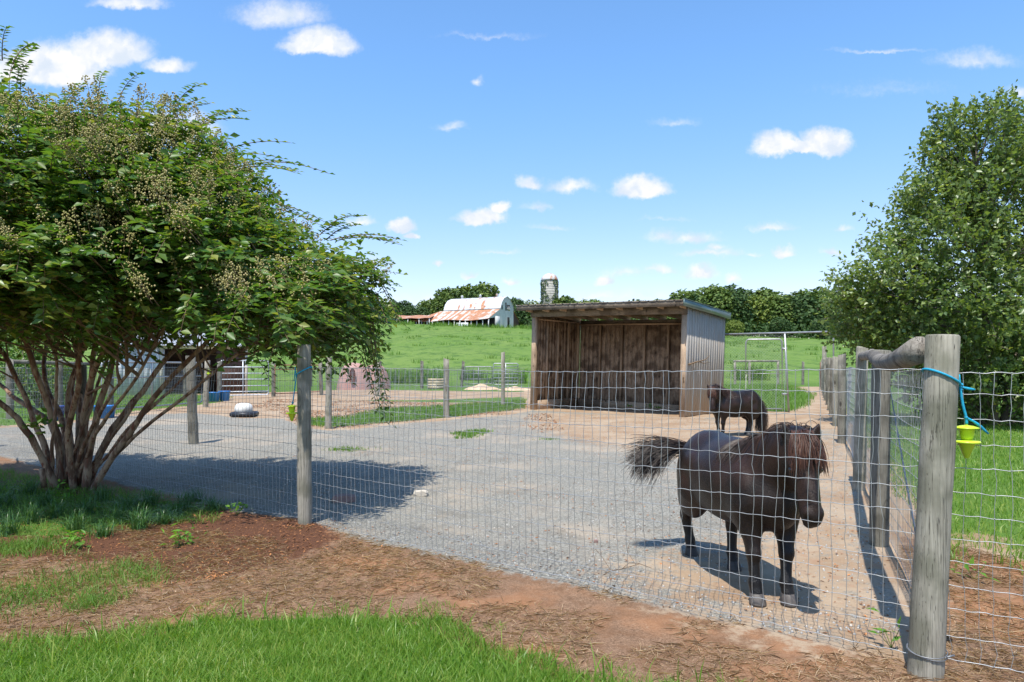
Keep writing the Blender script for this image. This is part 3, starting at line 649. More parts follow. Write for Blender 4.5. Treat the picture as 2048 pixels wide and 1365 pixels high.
# ------------------------------------------------------------------ gates
def tube_gate(p0, p1, h, rails, label, m_='gate_white', mesh=False, uprights=(.0, .33, .66, 1.), z0=.14, rr=.022, lower=True, group=None):
    p0 = np.array(p0); p1 = np.array(p1); rt = empty('tube_gate', (float(p0[0]), float(p0[1]), 0), 0, label, 'gate', group)
    def q_(f, z): p = p0 + (p1 - p0) * f; return (p[0], p[1], z)
    mb = MB(); rad = .09
    L = np.linalg.norm(p1 - p0); k = rad / L
    pts = [q_(0, z0 + rad), q_(0, h - rad)] + [q_(k * (1 - math.cos(a_)), h - rad + rad * math.sin(a_)) for a_ in np.linspace(.2, 1.57, 6)] + [q_(1 - k * (1 - math.cos(a_)), h - rad + rad * math.sin(a_)) for a_ in np.linspace(1.57, .2, 6)] + [q_(1, h - rad), q_(1, z0 + rad)]
    pts += [q_(1 - k * (1 - math.cos(a_)), z0 + rad - rad * math.sin(a_)) for a_ in np.linspace(.2, 1.57, 6)] + [q_(k * (1 - math.cos(a_)), z0 + rad - rad * math.sin(a_)) for a_ in np.linspace(1.57, .2, 6)] + [q_(0, z0 + rad), q_(0, z0 + rad + .05)]
    mb.tube(pts, rr, 8, caps=False); fpar(mb.build('frame', M[m_], rt, smooth=True))
    for z in rails:
        mb = MB(); mb.tube([q_(.005, z), q_(.995, z)], rr * .8, 8); fpar(mb.build('rail', M[m_], rt, smooth=True))
    for f in uprights[1:-1]:
        mb = MB(); mb.tube([q_(f, z0), q_(f, h)], rr * .9, 8); fpar(mb.build('upright', M[m_], rt, smooth=True))
    if mesh: fpar(wire_panel(rt, q_(.01, 0)[:2], q_(.99, 0)[:2], ztop=h - .03, zbot=z0, rows=12, dv=.1, r=.003, fine=False, m_='wire_dark', seed=99))
    return rt
tube_gate(G(203, 832), G(404, 814), 1.36, [.95], 'wide silver gate with wire infill left of the dark shaded post', mesh=True, uprights=(0, .45, 1), m_='tube')
tube_gate(G(441, 799), G(537, 797), 1.47, [.28, .5, .75, .98, 1.22], 'pale blue five rail gate beside the blue tubs', uprights=(0, .46, 1))
tube_gate(G(550, 795), G(640, 790), 1.3, [1.12], 'rust red single rail gate behind the middle fence post', m_='gate_red', uprights=(0, .5, 1))
tube_gate(((930 - 1024) / F * 42.6, 42.6), ((984 - 1024) / F * 42.6, 42.6), 1.22, [.45, .8], 'dark low gate at the foot of the pasture', m_='wire_dark', uprights=(0, .5, 1), rr=.03)
tube_gate(((987 - 1024) / F * 41.5, 41.5), ((1036 - 1024) / F * 41.5, 41.5), 1.42, [.35, .55, .8, 1.05, 1.25], 'grey tube gate panel just left of the brown shed', m_='tube', uprights=(0, .5, 1), rr=.028)
# chain link panel between the shed and the side fence
cl_ = empty('chain_link_gate', (*G(1581, 823), 0), 0, 'tall galvanised chain link gate panel between shed and side fence', 'gate')
Rr = np.array([8.15, 17.35]); Sh = np.array([5.70, 18.75]); Lc = np.linalg.norm(Rr - Sh)
Rr = np.array(G(1667, 832)); Md = np.array(G(1574, 826)); Sh = np.array([5.72, 18.85])
mb = MB(); top = 2.13
def ql(p, z): return (float(p[0]), float(p[1]), z)
arc = [ql(Rr + (Md - Rr) * (.13 * (1 - math.cos(a_))), top - .22 + .22 * math.sin(a_)) for a_ in np.linspace(0, 1.57, 8)]
mb.tube([ql(Rr, 0)] + arc + [ql(Md, top + .02), ql(Sh, top + .0)], .024, 10); fpar(mb.build('frame', M['tube'], cl_, smooth=True))
mb = MB(); mb.tube([ql(Md + [.04, -.02], 0.02), ql(Md, 1.0), ql(Md + [-.06, 0], top)], .026, 10); fpar(mb.build('post', M['tube'], cl_, smooth=True))
ga = Md + (Sh - Md) * .07; gb = Md + (Sh - Md) * .60
mb = MB(); hg = 1.98
pts = [ql(ga, .1), ql(ga, hg - .12)] + [ql(ga + (gb - ga) * .08 * (1 - math.cos(a_)), hg - .12 + .12 * math.sin(a_)) for a_ in np.linspace(.2, 1.57, 6)] + [ql(gb - (gb - ga) * .08 * (1 - math.cos(a_)), hg - .12 + .12 * math.sin(a_)) for a_ in np.linspace(1.57, .2, 6)] + [ql(gb, hg - .14), ql(gb, .1), ql(ga, .1)]
mb.tube(pts, .02, 8); mb.tube([ql(gb, 1.05), ql(ga, 1.05)], .01, 6); fpar(mb.build('gate_leaf', M['tube'], cl_, smooth=True))
mb = MB()
def chain(mb, p0, p1, z0, z1, s_=.075, r=.0022):
    p0 = np.array(p0); L = np.linalg.norm(np.array(p1) - p0); D = (np.array(p1) - p0) / L; H = z1 - z0
    for sg in (1, -1):
        for k in range(-int(H / s_) - 1, int(L / s_) + 1):
            a_ = k * s_; u0, u1 = max(a_, 0), min(a_ + H, L)
            if u1 <= u0: continue
            za, zb = (z0 + u0 - a_, z0 + u1 - a_) if sg > 0 else (z1 - (u0 - a_), z1 - (u1 - a_))
            mb.tube([(p0[0] + D[0] * u0, p0[1] + D[1] * u0, za), (p0[0] + D[0] * u1, p0[1] + D[1] * u1, zb)], r, 3, caps=False)
chain(mb, Md + (Sh - Md) * .02, Sh, .06, 2.12); fpar(mb.build('chain_mesh', M['tube'], cl_))
mb = MB(); mb.tube([ql(Md, 1.72), ql(ga, 1.72)], .03, 8); mb.tube([ql(Md, .5), ql(ga, .5)], .03, 8); fpar(mb.build('hinge', M['tube'], cl_))

# ------------------------------------------------------------------ run-in shed
shed_o = Vector((.52, 19.6, 0)); ang = math.atan2(-.617, .787)
shed_o.z = .13; shed = empty('run_in_shed', shed_o, ang, 'open fronted brown wooden run-in shed with sloping roof', 'shed')
shed.rotation_euler = (0, .028, ang)
SW, SDp = 4.70, 2.45
def rz_(y): return 2.80 - (y) * .052            # underside of roof
def sb(name, m_, *boxes, label=None):
    mb = MB()
    for lo, hi in boxes: mb.box(lo, hi)
    o = mb.build(name, M[m_], shed)
    if label: o['label'] = label
    return o
for x_ in (0, SW - .14): sb('post', 'frame_wood', ((x_, 0, -.3), (x_ + .14, .14, 2.53)))
for x_ in (0, SW - .09): sb('post', 'frame_wood', ((x_, SDp - .12, -.3), (x_ + .09, SDp - .03, 2.5)))
sb('header_beam', 'board', ((-.02, -.045, 2.53), (SW + .02, -.003, 2.78)))
mb = MB(); mb.beam((-.28, -.36, 2.775), (SW + .06, -.36, 2.775), .04, .16); mb.build('fascia_board', M['board'], shed)
for i in range(9):
    x_ = .03 + i * (SW - .06) / 8
    mb = MB(); mb.beam((x_, -.33, rz_(-.33) - .075), (x_, SDp + .1, rz_(SDp + .1) - .075), .04, .14); mb.build('rafter', M['frame_wood'], shed)
# corrugated roof
xs = np.linspace(-.30, SW + .07, 22 * 6 + 1); rib = .012 + .022 * (np.abs((np.arange(len(xs)) % 6) - 3) >= 2.5)
mb = MB(); y0_, y1_ = -.40, SDp + .22; n = len(xs)
V = [(x_, y_, rz_(y_) + r_ + dz) for dz in (0, .004) for y_ in (y0_, y1_) for x_, r_ in zip(xs, rib)]
i = np.arange(n - 1); Qs = [np.stack([i, i + 1, i + 1 + n, i + n], 1), np.stack([i + 2 * n, i + 3 * n, i + 1 + 3 * n, i + 1 + 2 * n], 1), np.stack([i, i + 2 * n, i + 1 + 2 * n, i + 1], 1)]
mb.add(V, Q=np.concatenate(Qs)); m_r = simple('roof_metal', (.30, .31, .30), (.20, .19, .17), 3, .45, .5); mb.build('metal_roof', m_r, shed)
M['trim'] = simple('trim_metal', (.20, .27, .25), (.16, .22, .20), 3, .35, .4)
mb = MB(); mb.beam((SW + .085, -.40, rz_(-.40) - .035), (SW + .085, SDp + .22, rz_(SDp + .22) - .035), .02, .17); mb.beam((SW + .075, -.40, rz_(-.40) + .057), (SW + .075, SDp + .22, rz_(SDp + .22) + .057), .06, .008); mb.build('roof_trim', M['trim'], shed)
# walls
mb = MB(); 
k = 0
for x_ in np.arange(.09, SW - .1, .1525):
    mb.box((x_, SDp, -.2), (min(x_ + .1495, SW - .09), SDp + .016 + .003 * (k % 2), 2.44)); k += 1
mb.build('back_wall', M['ply'], shed)
mb = MB(); k = 0
for y_ in np.arange(.145, SDp, .1525):
    mb.box((-.018 - .003 * (k % 2), y_, -.2), (-.001, y_ + .1515, 2.70 - y_ * .05)); k += 1
mb.build('left_wall', M['ply'], shed)
# right wall: weathered sheet following the roof slope
mb = MB(); x0_, x1_ = SW + .001, SW + .018
k = 0; nb_ = 16; ys = np.linspace(.0, SDp + .02, nb_ + 1)
for a_, b_ in zip(ys[:-1], ys[1:]):
    dd_ = .0012 * (k % 2); k += 1
    V = [(x0_, a_, .02), (x1_ + dd_, a_, .02), (x1_ + dd_, b_, .02), (x0_, b_, .02), (x0_, a_, rz_(a_) - .01), (x1_ + dd_, a_, rz_(a_) - .01), (x1_ + dd_, b_, rz_(b_) - .01), (x0_, b_, rz_(b_) - .01)]
    mb.add(V, Q=[(0,3,2,1),(4,5,6,7),(0,1,5,4),(1,2,6,5),(2,3,7,6),(3,0,4,7)])
m_, t = mat('right_wall_wood'); co = t.new('ShaderNodeTexCoord').outputs['Object']
g1 = t.noise(t.scale(co, (20, 20, .7)), 3.5, 7, .65); g2 = t.noise(t.scale(co, (3, 3, 1)), 1.1, 4, .6)
col = t.mix(t.ramp(g1, .3, .7), (.47, .44, .40), (.29, .265, .235)); col = t.mix(t.m('MULTIPLY', t.ramp(g2, .45, .7), .5), col, (.36, .28, .20))
zz = t.sep(co)[2]; low = t.ramp(t.m('ADD', zz, t.m('MULTIPLY', g2, -.9)), .35, -.25); col = t.mix(t.m('MULTIPLY', low, .35), col, (.40, .29, .19)); setp(t, col, .9, 0, .15, t.bump(g1, .6, .006)); M['rwall'] = m_
mb.build('right_wall', M['rwall'], shed)
# studs, plates and boards inside
for i in range(1, 6):
    x_ = .09 + i * (SW - .18) / 6; sb('stud', 'frame_wood', ((x_ - .024, SDp - .09, -.05), (x_ + .024, SDp - .002, 2.40)))
for i in range(1, 4):
    y_ = .14 + i * (SDp - .2) / 4; sb('stud', 'frame_wood', ((.001, y_ - .02, .1), (.085, y_ + .02, 2.46)))
    sb('stud', 'frame_wood', ((SW - .085, y_ - .02, .1), (SW - .001, y_ + .02, 2.46)))
sb('top_plate', 'frame_wood', ((.09, SDp - .092, 2.40), (SW - .09, SDp - .001, 2.445)))
sb('top_board', 'board', ((.09, SDp - .02, 2.447), (SW - .09, SDp + .016, 2.555)))
sb('top_plate', 'frame_wood', ((.0, .14, 2.46), (.09, SDp - .12, 2.50))); sb('top_plate', 'frame_wood', ((SW - .09, .14, 2.46), (SW, SDp - .12, 2.50)))
sb('sill_board', 'frame_wood', ((.087, .14, -.12), (.125, SDp - .1, .14))); sb('sill_board', 'frame_wood', ((.13, SDp - .125, -.12), (SW - .13, SDp - .092, .12)))
mb = MB(); mb.tube([(SW + .03, .1, 1.30), (SW + .06, .5, 1.36), (SW + .10, .95, 1.42), (SW + .12, 1.2, 1.53)], [.022, .018, .012, .006], 7); mb.tube([(SW + .07, .65, 1.37), (SW + .1, .85, 1.33), (SW + .13, 1.25, 1.36)], [.014, .01, .005], 6)
br = mb.build('dead_branch', M['twig']); br.location = shed_o; br.rotation_euler = (0, .028, ang); tag(br, 'dead grey branch caught on the right wall of the brown shed', 'branch')
x = rng.uniform(.3, SW - .3, 24); y = rng.uniform(SDp - .35, SDp - .15, 24)
mb = MB()
for cx_ in (2.62, 2.9, 1.95):
    n_ = 30; C = np.stack([cx_ + rng.normal(0, .05, n_), SDp - .2 + rng.normal(0, .04, n_), .04 + rng.uniform(0, .1 if cx_ == 2.62 else .05, n_)], 1); leaves(mb, C, rnd_unit(n_), rnd_unit(n_), rng.uniform(.03, .06, n_), rng.uniform(.02, .03, n_))
wd = mb.build('weed', M['weed']); wd.location = (shed_o.x, shed_o.y, .02); wd.rotation_euler = (0, 0, ang); tag(wd, 'small bright weeds growing along the inside back wall of the shed', 'weed', kind='stuff')

# ------------------------------------------------------------------ white shed behind the crape myrtle
ws = empty('white_shed', (-14.3, 30.5, 0), R(22), 'low white sided shed with a dark open front behind the crape myrtle', 'shed')
M['white_siding'] = simple('white_siding', (.60, .61, .62), (.50, .51, .53), 2, .5)
M['grey_roof'] = simple('grey_roof', (.42, .43, .45), (.34, .35, .37), 2, .5, .3)
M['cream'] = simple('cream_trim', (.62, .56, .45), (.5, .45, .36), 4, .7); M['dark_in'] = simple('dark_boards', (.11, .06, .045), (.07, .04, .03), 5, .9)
mb = MB()
for k, x_ in enumerate(np.arange(-2.9, -1.25, .2)): mb.box((x_, -.0 - .012 * (k % 2), 0), (x_ + .2, .05, 2.15))
mb.build('front_siding', M['white_siding'], ws)
mb = MB()
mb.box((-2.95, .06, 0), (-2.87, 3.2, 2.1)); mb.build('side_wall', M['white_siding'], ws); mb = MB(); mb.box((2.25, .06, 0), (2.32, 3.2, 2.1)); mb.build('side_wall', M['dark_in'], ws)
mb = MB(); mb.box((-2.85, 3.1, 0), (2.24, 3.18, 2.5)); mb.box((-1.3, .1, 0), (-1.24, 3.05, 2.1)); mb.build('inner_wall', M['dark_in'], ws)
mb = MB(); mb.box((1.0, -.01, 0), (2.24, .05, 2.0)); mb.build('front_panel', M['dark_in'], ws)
for x_ in (-1.28, 2.2): mb = MB(); mb.box((x_, -.06, 0), (x_ + .12, -.015, 2.1)); mb.build('post', M['cream'], ws)
mb = MB(); mb.box((-1.3, -.09, 2.02), (2.4, -.062, 2.18)); mb.build('header', M['cream'], ws)
mb = MB()
for sgn in (0, 1):
    for k in range(18):
        x0_ = -3.05 + k * .3085; z_ = .02 * (k % 2)
        mb.add([(x0_, -.35, 2.16 + z_), (x0_ + .3085, -.35, 2.16 + z_), (x0_ + .3085, 1.6, 2.95 + z_), (x0_, 1.6, 2.95 + z_), (x0_, 3.5, 2.2 + z_), (x0_ + .3085, 3.5, 2.2 + z_)], Q=[(0, 1, 2, 3), (3, 2, 5, 4)] if sgn == 0 else [(3, 2, 1, 0)])
    break
mb.build('roof', M['grey_roof'], ws)
mb = MB(); mb.prism([(-.35, 2.15), (1.6, 2.94), (3.5, 2.19)], 0, .05); o = mb.build('gable_wall', M['white_siding'], ws); o.rotation_euler = (0, 0, R(90)); o.location = (-2.87, 0, 0)

# ------------------------------------------------------------------ far barn, low shed, silo
def roofmat(name, a, b, thr0, thr1, scx=.5):
    m, t = mat(name); co = t.new('ShaderNodeTexCoord').outputs['Object']
    pan = t.m('FLOOR', t.m('MULTIPLY', t.sep(co)[0], 1.25)); wn = t.new('ShaderNodeTexWhiteNoise', noise_dimensions='1D'); t.put(wn.inputs['W'], pan)
    n = t.noise(t.scale(co, (scx, .35, .35)), 1.2, 6, .65); f = t.ramp(t.m('ADD', n, t.m('MULTIPLY', t.m('SUBTRACT', wn.outputs[0], .5), .22)), thr0, thr1)
    rust = t.mix(t.ramp(t.noise(co, 2.5, 5, .7), .35, .65), (.30, .12, .06), (.50, .26, .14))
    col = t.mix(f, t.mix(wn.outputs[0], a, b), rust); setp(t, col, .6, .1, .3); return m
M['roof_w'] = roofmat('barn_roof_pale', (.56, .57, .58), (.40, .43, .47), .56, .64)
M['roof_r'] = roofmat('barn_roof_rust', (.55, .50, .45), (.45, .36, .30), .38, .50)
M['roof_rr'] = roofmat('low_roof_rust', (.55, .50, .48), (.38, .20, .15), .22, .42)
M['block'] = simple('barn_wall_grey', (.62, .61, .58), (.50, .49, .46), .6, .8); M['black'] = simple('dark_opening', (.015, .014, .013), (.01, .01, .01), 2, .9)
bz = float(hill(-10, 200))
barn = empty('barn', (*((986 - 1024) / F * 200, 200), bz - .3) if False else ((1000 - 1024) / F * 200, 200, bz - .35), R(-26), 'old far barn with a patched white and rusty curved roof and lean-to', 'barn')
BL, BW = 19.0, 9.0          # local: x from -BL to 0, y from 0 (camera side) to BW
prof = [(0, 5.6), (.75, 7.4), (2.2, 8.75), (4.5, 9.5), (6.8, 8.75), (8.25, 7.4), (9, 5.6)]
mb = MB(); V = []; 
for x_ in np.linspace(-BL - .3, .25, 40): V += [(x_, y_ + (-.15 if j == 0 else .15 if j == 6 else 0), z_) for j, (y_, z_) in enumerate(prof)]
i = (np.arange(39)[:, None] * 7 + np.arange(6)[None]).ravel(); mb.add(V, Q=np.stack([i, i + 7, i + 8, i + 1], 1)); o = mb.build('curved_roof', M['roof_w'], barn)
mb = MB()
for x_ in (-BL, 0): mb.add([(x_, 0, 0), (x_, 9, 0)] + [(x_, y_, z_ - .06) for y_, z_ in prof[::-1]], N=[[0, 1] + list(range(2, 9))])
mb.box((-BL, 0, 0), (-.01, .2, 5.6)); mb.box((-BL, 8.8, 0), (-.01, 9, 5.6)); mb.build('wall', M['block'], barn)
mb = MB()
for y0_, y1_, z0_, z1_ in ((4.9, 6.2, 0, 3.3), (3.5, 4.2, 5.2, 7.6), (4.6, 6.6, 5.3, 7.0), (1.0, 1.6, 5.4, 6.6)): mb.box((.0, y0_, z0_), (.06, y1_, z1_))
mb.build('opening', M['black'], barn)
mb = MB()
for k in range(7): mb.box((.07, 4.7 + k * .27, 5.3), (.1, 4.7 + k * .27 + .12, 6.1 + .6 * ((k * 7) % 3) / 2))
mb.build('broken_boards', M['block'], barn)
mb = MB(); V = []
for x_ in np.linspace(-BL - 1.5, .1, 30): V += [(x_, .05, 5.45), (x_ * 1.26, -7.6 + .25 * math.sin(x_ * .7), 1.95 + .18 * math.sin(x_ * .55 + 1))]
i = np.arange(29) * 2; mb.add(V, Q=np.stack([i, i + 1, i + 3, i + 2], 1)); mb.build('lean_to_roof', M['roof_r'], barn)
for x_ in np.linspace(-BL - 5.5, -.1, 14):
    mb = MB(); mb.box((x_, -7.3, -.6), (x_ + .25, -7.1, 2.0)); mb.build('post', M['block'], barn)
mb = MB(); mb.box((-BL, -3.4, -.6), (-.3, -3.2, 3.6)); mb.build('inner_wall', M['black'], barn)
mb = MB(); mb.add([(0, -.0, 0 + 3.2), (0, -7.2, 2.2 + 0), (0, -7.2, 1.9), (0, -7.2, 2.2), (0, 0, 5.4)], N=[[0, 1, 3, 4]]); mb.box((-.1, -3.1, -.5), (.02, -.02, 3.2)); mb.build('lean_to_end', M['block'], barn)
mb = MB(); mb.box((-10.5, -7.35, -.6), (-6.6, -7.15, 1.2)); mb.build('pale_panel', M['white_siding'], barn)
mb = MB(); mb.add([(.2, 8.8, 5.4), (-BL, 8.8, 5.4), (-BL, 13, 2.4), (.2, 13, 2.4)], Q=[(0, 1, 2, 3)]); mb.build('rear_lean_to_roof', M['roof_r'], barn)
mb = MB(); mb.box((-BL, 12.6, -.5), (0, 12.8, 2.4)); mb.add([(0, 9.01, 0), (0, 12.9, 0), (0, 12.9, 2.4), (0, 9.01, 5.2)], Q=[(0, 1, 2, 3)]); mb.build('rear_wall', M['dark_in'], barn)
for x_ in (-15.4, -9.0, -3.3):
    mb = MB(); mb.lathe([(.35, 9.3), (.38, 10.0), (.5, 10.05), (.1, 10.5)], 10, (x_, 4.5, 0)); mb.build('roof_vent', M['roof_w'], barn)
ls = empty('low_shed', ((822 - 1024) / F * 206, 206, float(hill(-30, 206)) - .3), R(-12), 'low rusty roofed open shed left of the far barn', 'shed')
mb = MB(); V = []
for x_ in np.linspace(-7.5, 7, 20): V += [(x_, 3, 3.4 + .08 * math.sin(x_)), (x_, -3.2, 2.05 + .08 * math.sin(x_ * 1.3))]
i = np.arange(19) * 2; mb.add(V, Q=np.stack([i, i + 1, i + 3, i + 2], 1)); mb.build('roof', M['roof_rr'], ls)
mb = MB(); mb.add([(-7.5, 3, 3.42), (-7.5, -3.2, 2.1), (-10.5, -3.2, 1.5), (-8.5, 3, 3.3)], Q=[(0, 3, 2, 1)]); mb.build('pale_roof', M['white_siding'], ls)
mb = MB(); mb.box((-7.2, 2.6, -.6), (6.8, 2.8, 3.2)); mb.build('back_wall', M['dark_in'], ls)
for x_ in (-7, -3.5, 0, 3.5, 6.7): mb = MB(); mb.box((x_, -3, -.8), (x_ + .2, -2.8, 2.05)); mb.build('post', M['block'], ls)
sx = (1099 - 1024) / F * 225; szb = float(hill(sx, 225)) - 1.5
silo = empty('silo', (sx, 225, szb), 0, 'tall pale silo wrapped in green ivy with a rusty domed cap', 'silo')
ST = CH + (HZ - 562) / F * 225 - szb
mb = MB(); mb.lathe([(2.65, 0), (2.65, ST)], 32); mb.build('body', simple('silo_staves', (.36, .35, .31), (.24, .235, .20), 1.2, .9), silo, smooth=True)
mb = MB()
for z_ in np.arange(.8, ST, .8): mb.lathe([(2.66, z_), (2.70, z_ + .03), (2.66, z_ + .06)], 32, caps=False)
mb.build('hoops', M['bark_grey'], silo)
M['dome'] = roofmat('silo_dome', (.56, .55, .53), (.46, .45, .43), .44, .54, 1.2)
mb = MB(); mb.lathe([(2.8 * math.cos(a_), ST + 2.45 * math.sin(a_)) for a_ in np.linspace(0, 1.5, 9)], 28); mb.build('dome', M['dome'], silo, smooth=True)
mb = MB(); n_ = 5200; th = rng.uniform(0, 2 * np.pi, n_); z_ = rng.uniform(0, 1, n_) ** .9 * (ST - .2)
k = (np.abs(((th - np.pi * 1.52 + np.pi) % (2 * np.pi)) - np.pi) > .42 + .25 * np.sin(z_ * .9) - .015 * (ST - z_)) ; th, z_ = th[k], z_[k]
C = np.stack([2.72 * np.cos(th), 2.72 * np.sin(th), z_], 1); C += rng.normal(0, .07, C.shape); Nn = np.stack([np.cos(th), np.sin(th), .3 + 0 * th], 1) + rng.normal(0, .4, C.shape); leaves(mb, C, rnd_unit(len(C)), Nn, rng.uniform(.3, .55, len(C)), rng.uniform(.25, .4, len(C))); mb.build('ivy', M['ivy'], silo)

# ------------------------------------------------------------------ trees
def crown_pts(lobes, n, shell=.55):
    w_ = np.array([a * b * c for (_, (a, b, c)) in lobes]) ** .8; w_ /= w_.sum(); idx = rng.choice(len(lobes), n, p=w_)
    u_ = rnd_unit(n); rad = shell + (1 - shell) * rng.uniform(0, 1, n) ** .5
    C0 = np.array([l[0] for l in lobes])[idx]; S0 = np.array([l[1] for l in lobes])[idx]
    return C0 + u_ * S0 * rad[:, None], u_
def far_tree(seed, H, Wd, mname, n=2600):
    global rng
    rng = np.random.default_rng(seed); rt = empty('broadleaf_tree')
    mb = MB(); mb.tube([(0, 0, -1), (.1, 0, H * .3), (0, .1, H * .6)], [.28, .2, .08], 7)
    for k in range(4):
        a_ = rng.uniform(0, 6.28); mb.tube([(0, 0, H * .3), (math.cos(a_) * Wd * .3, math.sin(a_) * Wd * .3, H * .7)], [.12, .04], 5)
    mb.build('trunk', M['bark_grey'], rt, smooth=True)
    lobes = [((0, 0, H * .55), (Wd * .42, Wd * .42, H * .42))]
    for k in range(11):
        a_ = rng.uniform(0, 6.28); f = rng.uniform(.1, .95); rr = Wd * .5 * math.sqrt(max(.05, 1 - f * .85)) * rng.uniform(.5, 1)
        s_ = Wd * rng.uniform(.14, .25); lobes.append(((math.cos(a_) * rr * .8, math.sin(a_) * rr * .8, H * (.12 + .78 * f)), (s_, s_, s_ * .85)))
    C, u_ = crown_pts(lobes, n, .72); keep = C[:, 2] < H * 1.02; C, u_ = C[keep], u_[keep]
    Nn = u_ + rng.normal(0, .5, u_.shape); Nn[:, 2] += .4; mb = MB(); leaves(mb, C, rnd_unit(len(C)), Nn, rng.uniform(.45, .95, len(C)), rng.uniform(.4, .8, len(C)), .15)
    mb.build('crown', M[mname], rt); return rt
protos = [far_tree(100 + i, 12, 9 + (i % 3), ['far1', 'far2', 'far3', 'far1', 'far2', 'far2'][i]) for i in range(6)]
used = [False] * 6
rng = np.random.default_rng(5)
def plant(k, x, y, s, label, group, cat='tree', name=None):
    if used[k]: o = copy_tree(protos[k])
    else: o = protos[k]; used[k] = True
    o.location = (x, y, float(hill(x, y)) - .3); o.rotation_euler = (0, 0, rng.uniform(0, 6.28)); o.scale = (s * rng.uniform(1.1, 1.45), s * rng.uniform(1.1, 1.45), s)
    tag(o, label, cat, group); return o
def top_row(px):   # wanted skyline of the treeline in the photograph
    xs_ = [-400, 0, 600, 700, 760, 860, 885, 960, 975, 1040, 1075, 1150, 1240, 1330, 1380, 1440, 1500, 1560, 1650, 1720, 2000, 2500]
    ys_ = [585, 585, 590, 596, 598, 597, 583, 568, 600, 590, 596, 590, 602, 592, 575, 560, 572, 582, 576, 590, 590, 590]
    return np.interp(px, xs_, ys_)
KINDS = ['mid green broad', 'dark narrow', 'yellow green round', 'mid green tall', 'dark wide', 'dark round']
def tree_label(k, left): return KINDS[k] + (' tree in the far treeline behind the barn and pasture' if left else ' tree in the far treeline right of the silo')
px = -330
while px < 2330:
    for row, Yd in ((0, 226), (1, 242)):
        Yr = Yd + rng.uniform(-5, 5) - (18 if px > 1200 else 0); p_ = px + rng.uniform(-12, 12) + row * 22; x_ = (p_ - 1024) / F * Yr
        z_ = float(hill(x_, Yr)); H = CH + (HZ - top_row(p_)) / F * Yr - z_ - (rng.uniform(0, 1.3) if row else rng.uniform(.6, 3.2))
        if abs(p_ - 1099) < 22 and Yr < 232: continue
        H = max(H, 4.5); leftside = p_ < 1060
        kk_ = int(rng.integers(0, 6)); plant(kk_, x_, Yr, H / 12, tree_label(kk_, leftside), ('far treeline trees left of the shed, ' if leftside else 'far treeline trees right of the shed, ') + KINDS[kk_])
    px += 36
for p_, Yr, H, k in ((740, 204, 4.5, 2), (785, 205, 4.0, 2), (728, 206, 4.0, 2), (1128, 222, 12.4, 3), (893, 229, 14.2, 0), (932, 233, 16.2, 3), (962, 229, 16.4, 0)):
    x_ = (p_ - 1024) / F * Yr
    plant(k, x_, Yr, H / 12, {740: 'bright rounded bush in front of the treeline left of the low rusty shed', 785: 'small bright bush touching the left end of the low rusty shed', 728: 'bright bush partly behind the crape myrtle leaves', 1128: 'feathery green tree just right of the ivy covered silo', 893: 'rounded tree rising behind the left end of the barn roof', 932: 'tall spreading tree behind the middle of the barn roof', 962: 'tallest tree behind the right half of the barn roof'}[p_], None, 'tree' if H > 6 else 'bush')
for p_, Yr, H, k, lb in ((1330, 186, 5.5, 0, 'shaggy bush row at the top of the pasture, nearest the shed roof'), (1470, 186, 5, 2, 'pale bush at the edge of the pasture just right of the shed'), (1560, 187, 6, 4, 'dark bush at the pasture edge seen above the chain link gate'), (1640, 187, 6, 1, 'dark bush at the pasture edge left of the big birch tree')):
    plant(k, (p_ - 1024) / F * Yr, Yr, H / 12, lb, None, 'bush')
# scrubby undergrowth filling the foot of the treeline
mb = MB(); n_ = 26000; x = rng.uniform(-200, 230, n_); y = 210 + rng.uniform(-6, 22, n_) - 17 * (x > 30); z = gz(x, y) + rng.uniform(0, 1, n_) ** 1.3 * (3 + 2.5 * fbm(x / 6, y / 6, 2, 4)); k = ~((x > -42) & (x < 4) & (y < 222)); 
C = np.stack([x, y, z], 1)[k]; leaves(mb, C, rnd_unit(len(C)), rnd_unit(len(C)) + [0, -.3, .6], rng.uniform(.5, 1.1, len(C)), rng.uniform(.5, .9, len(C)), .1)
tag(mb.build('undergrowth', M['far2']), 'dark green undergrowth along the foot of the far treeline', 'undergrowth', kind='stuff')

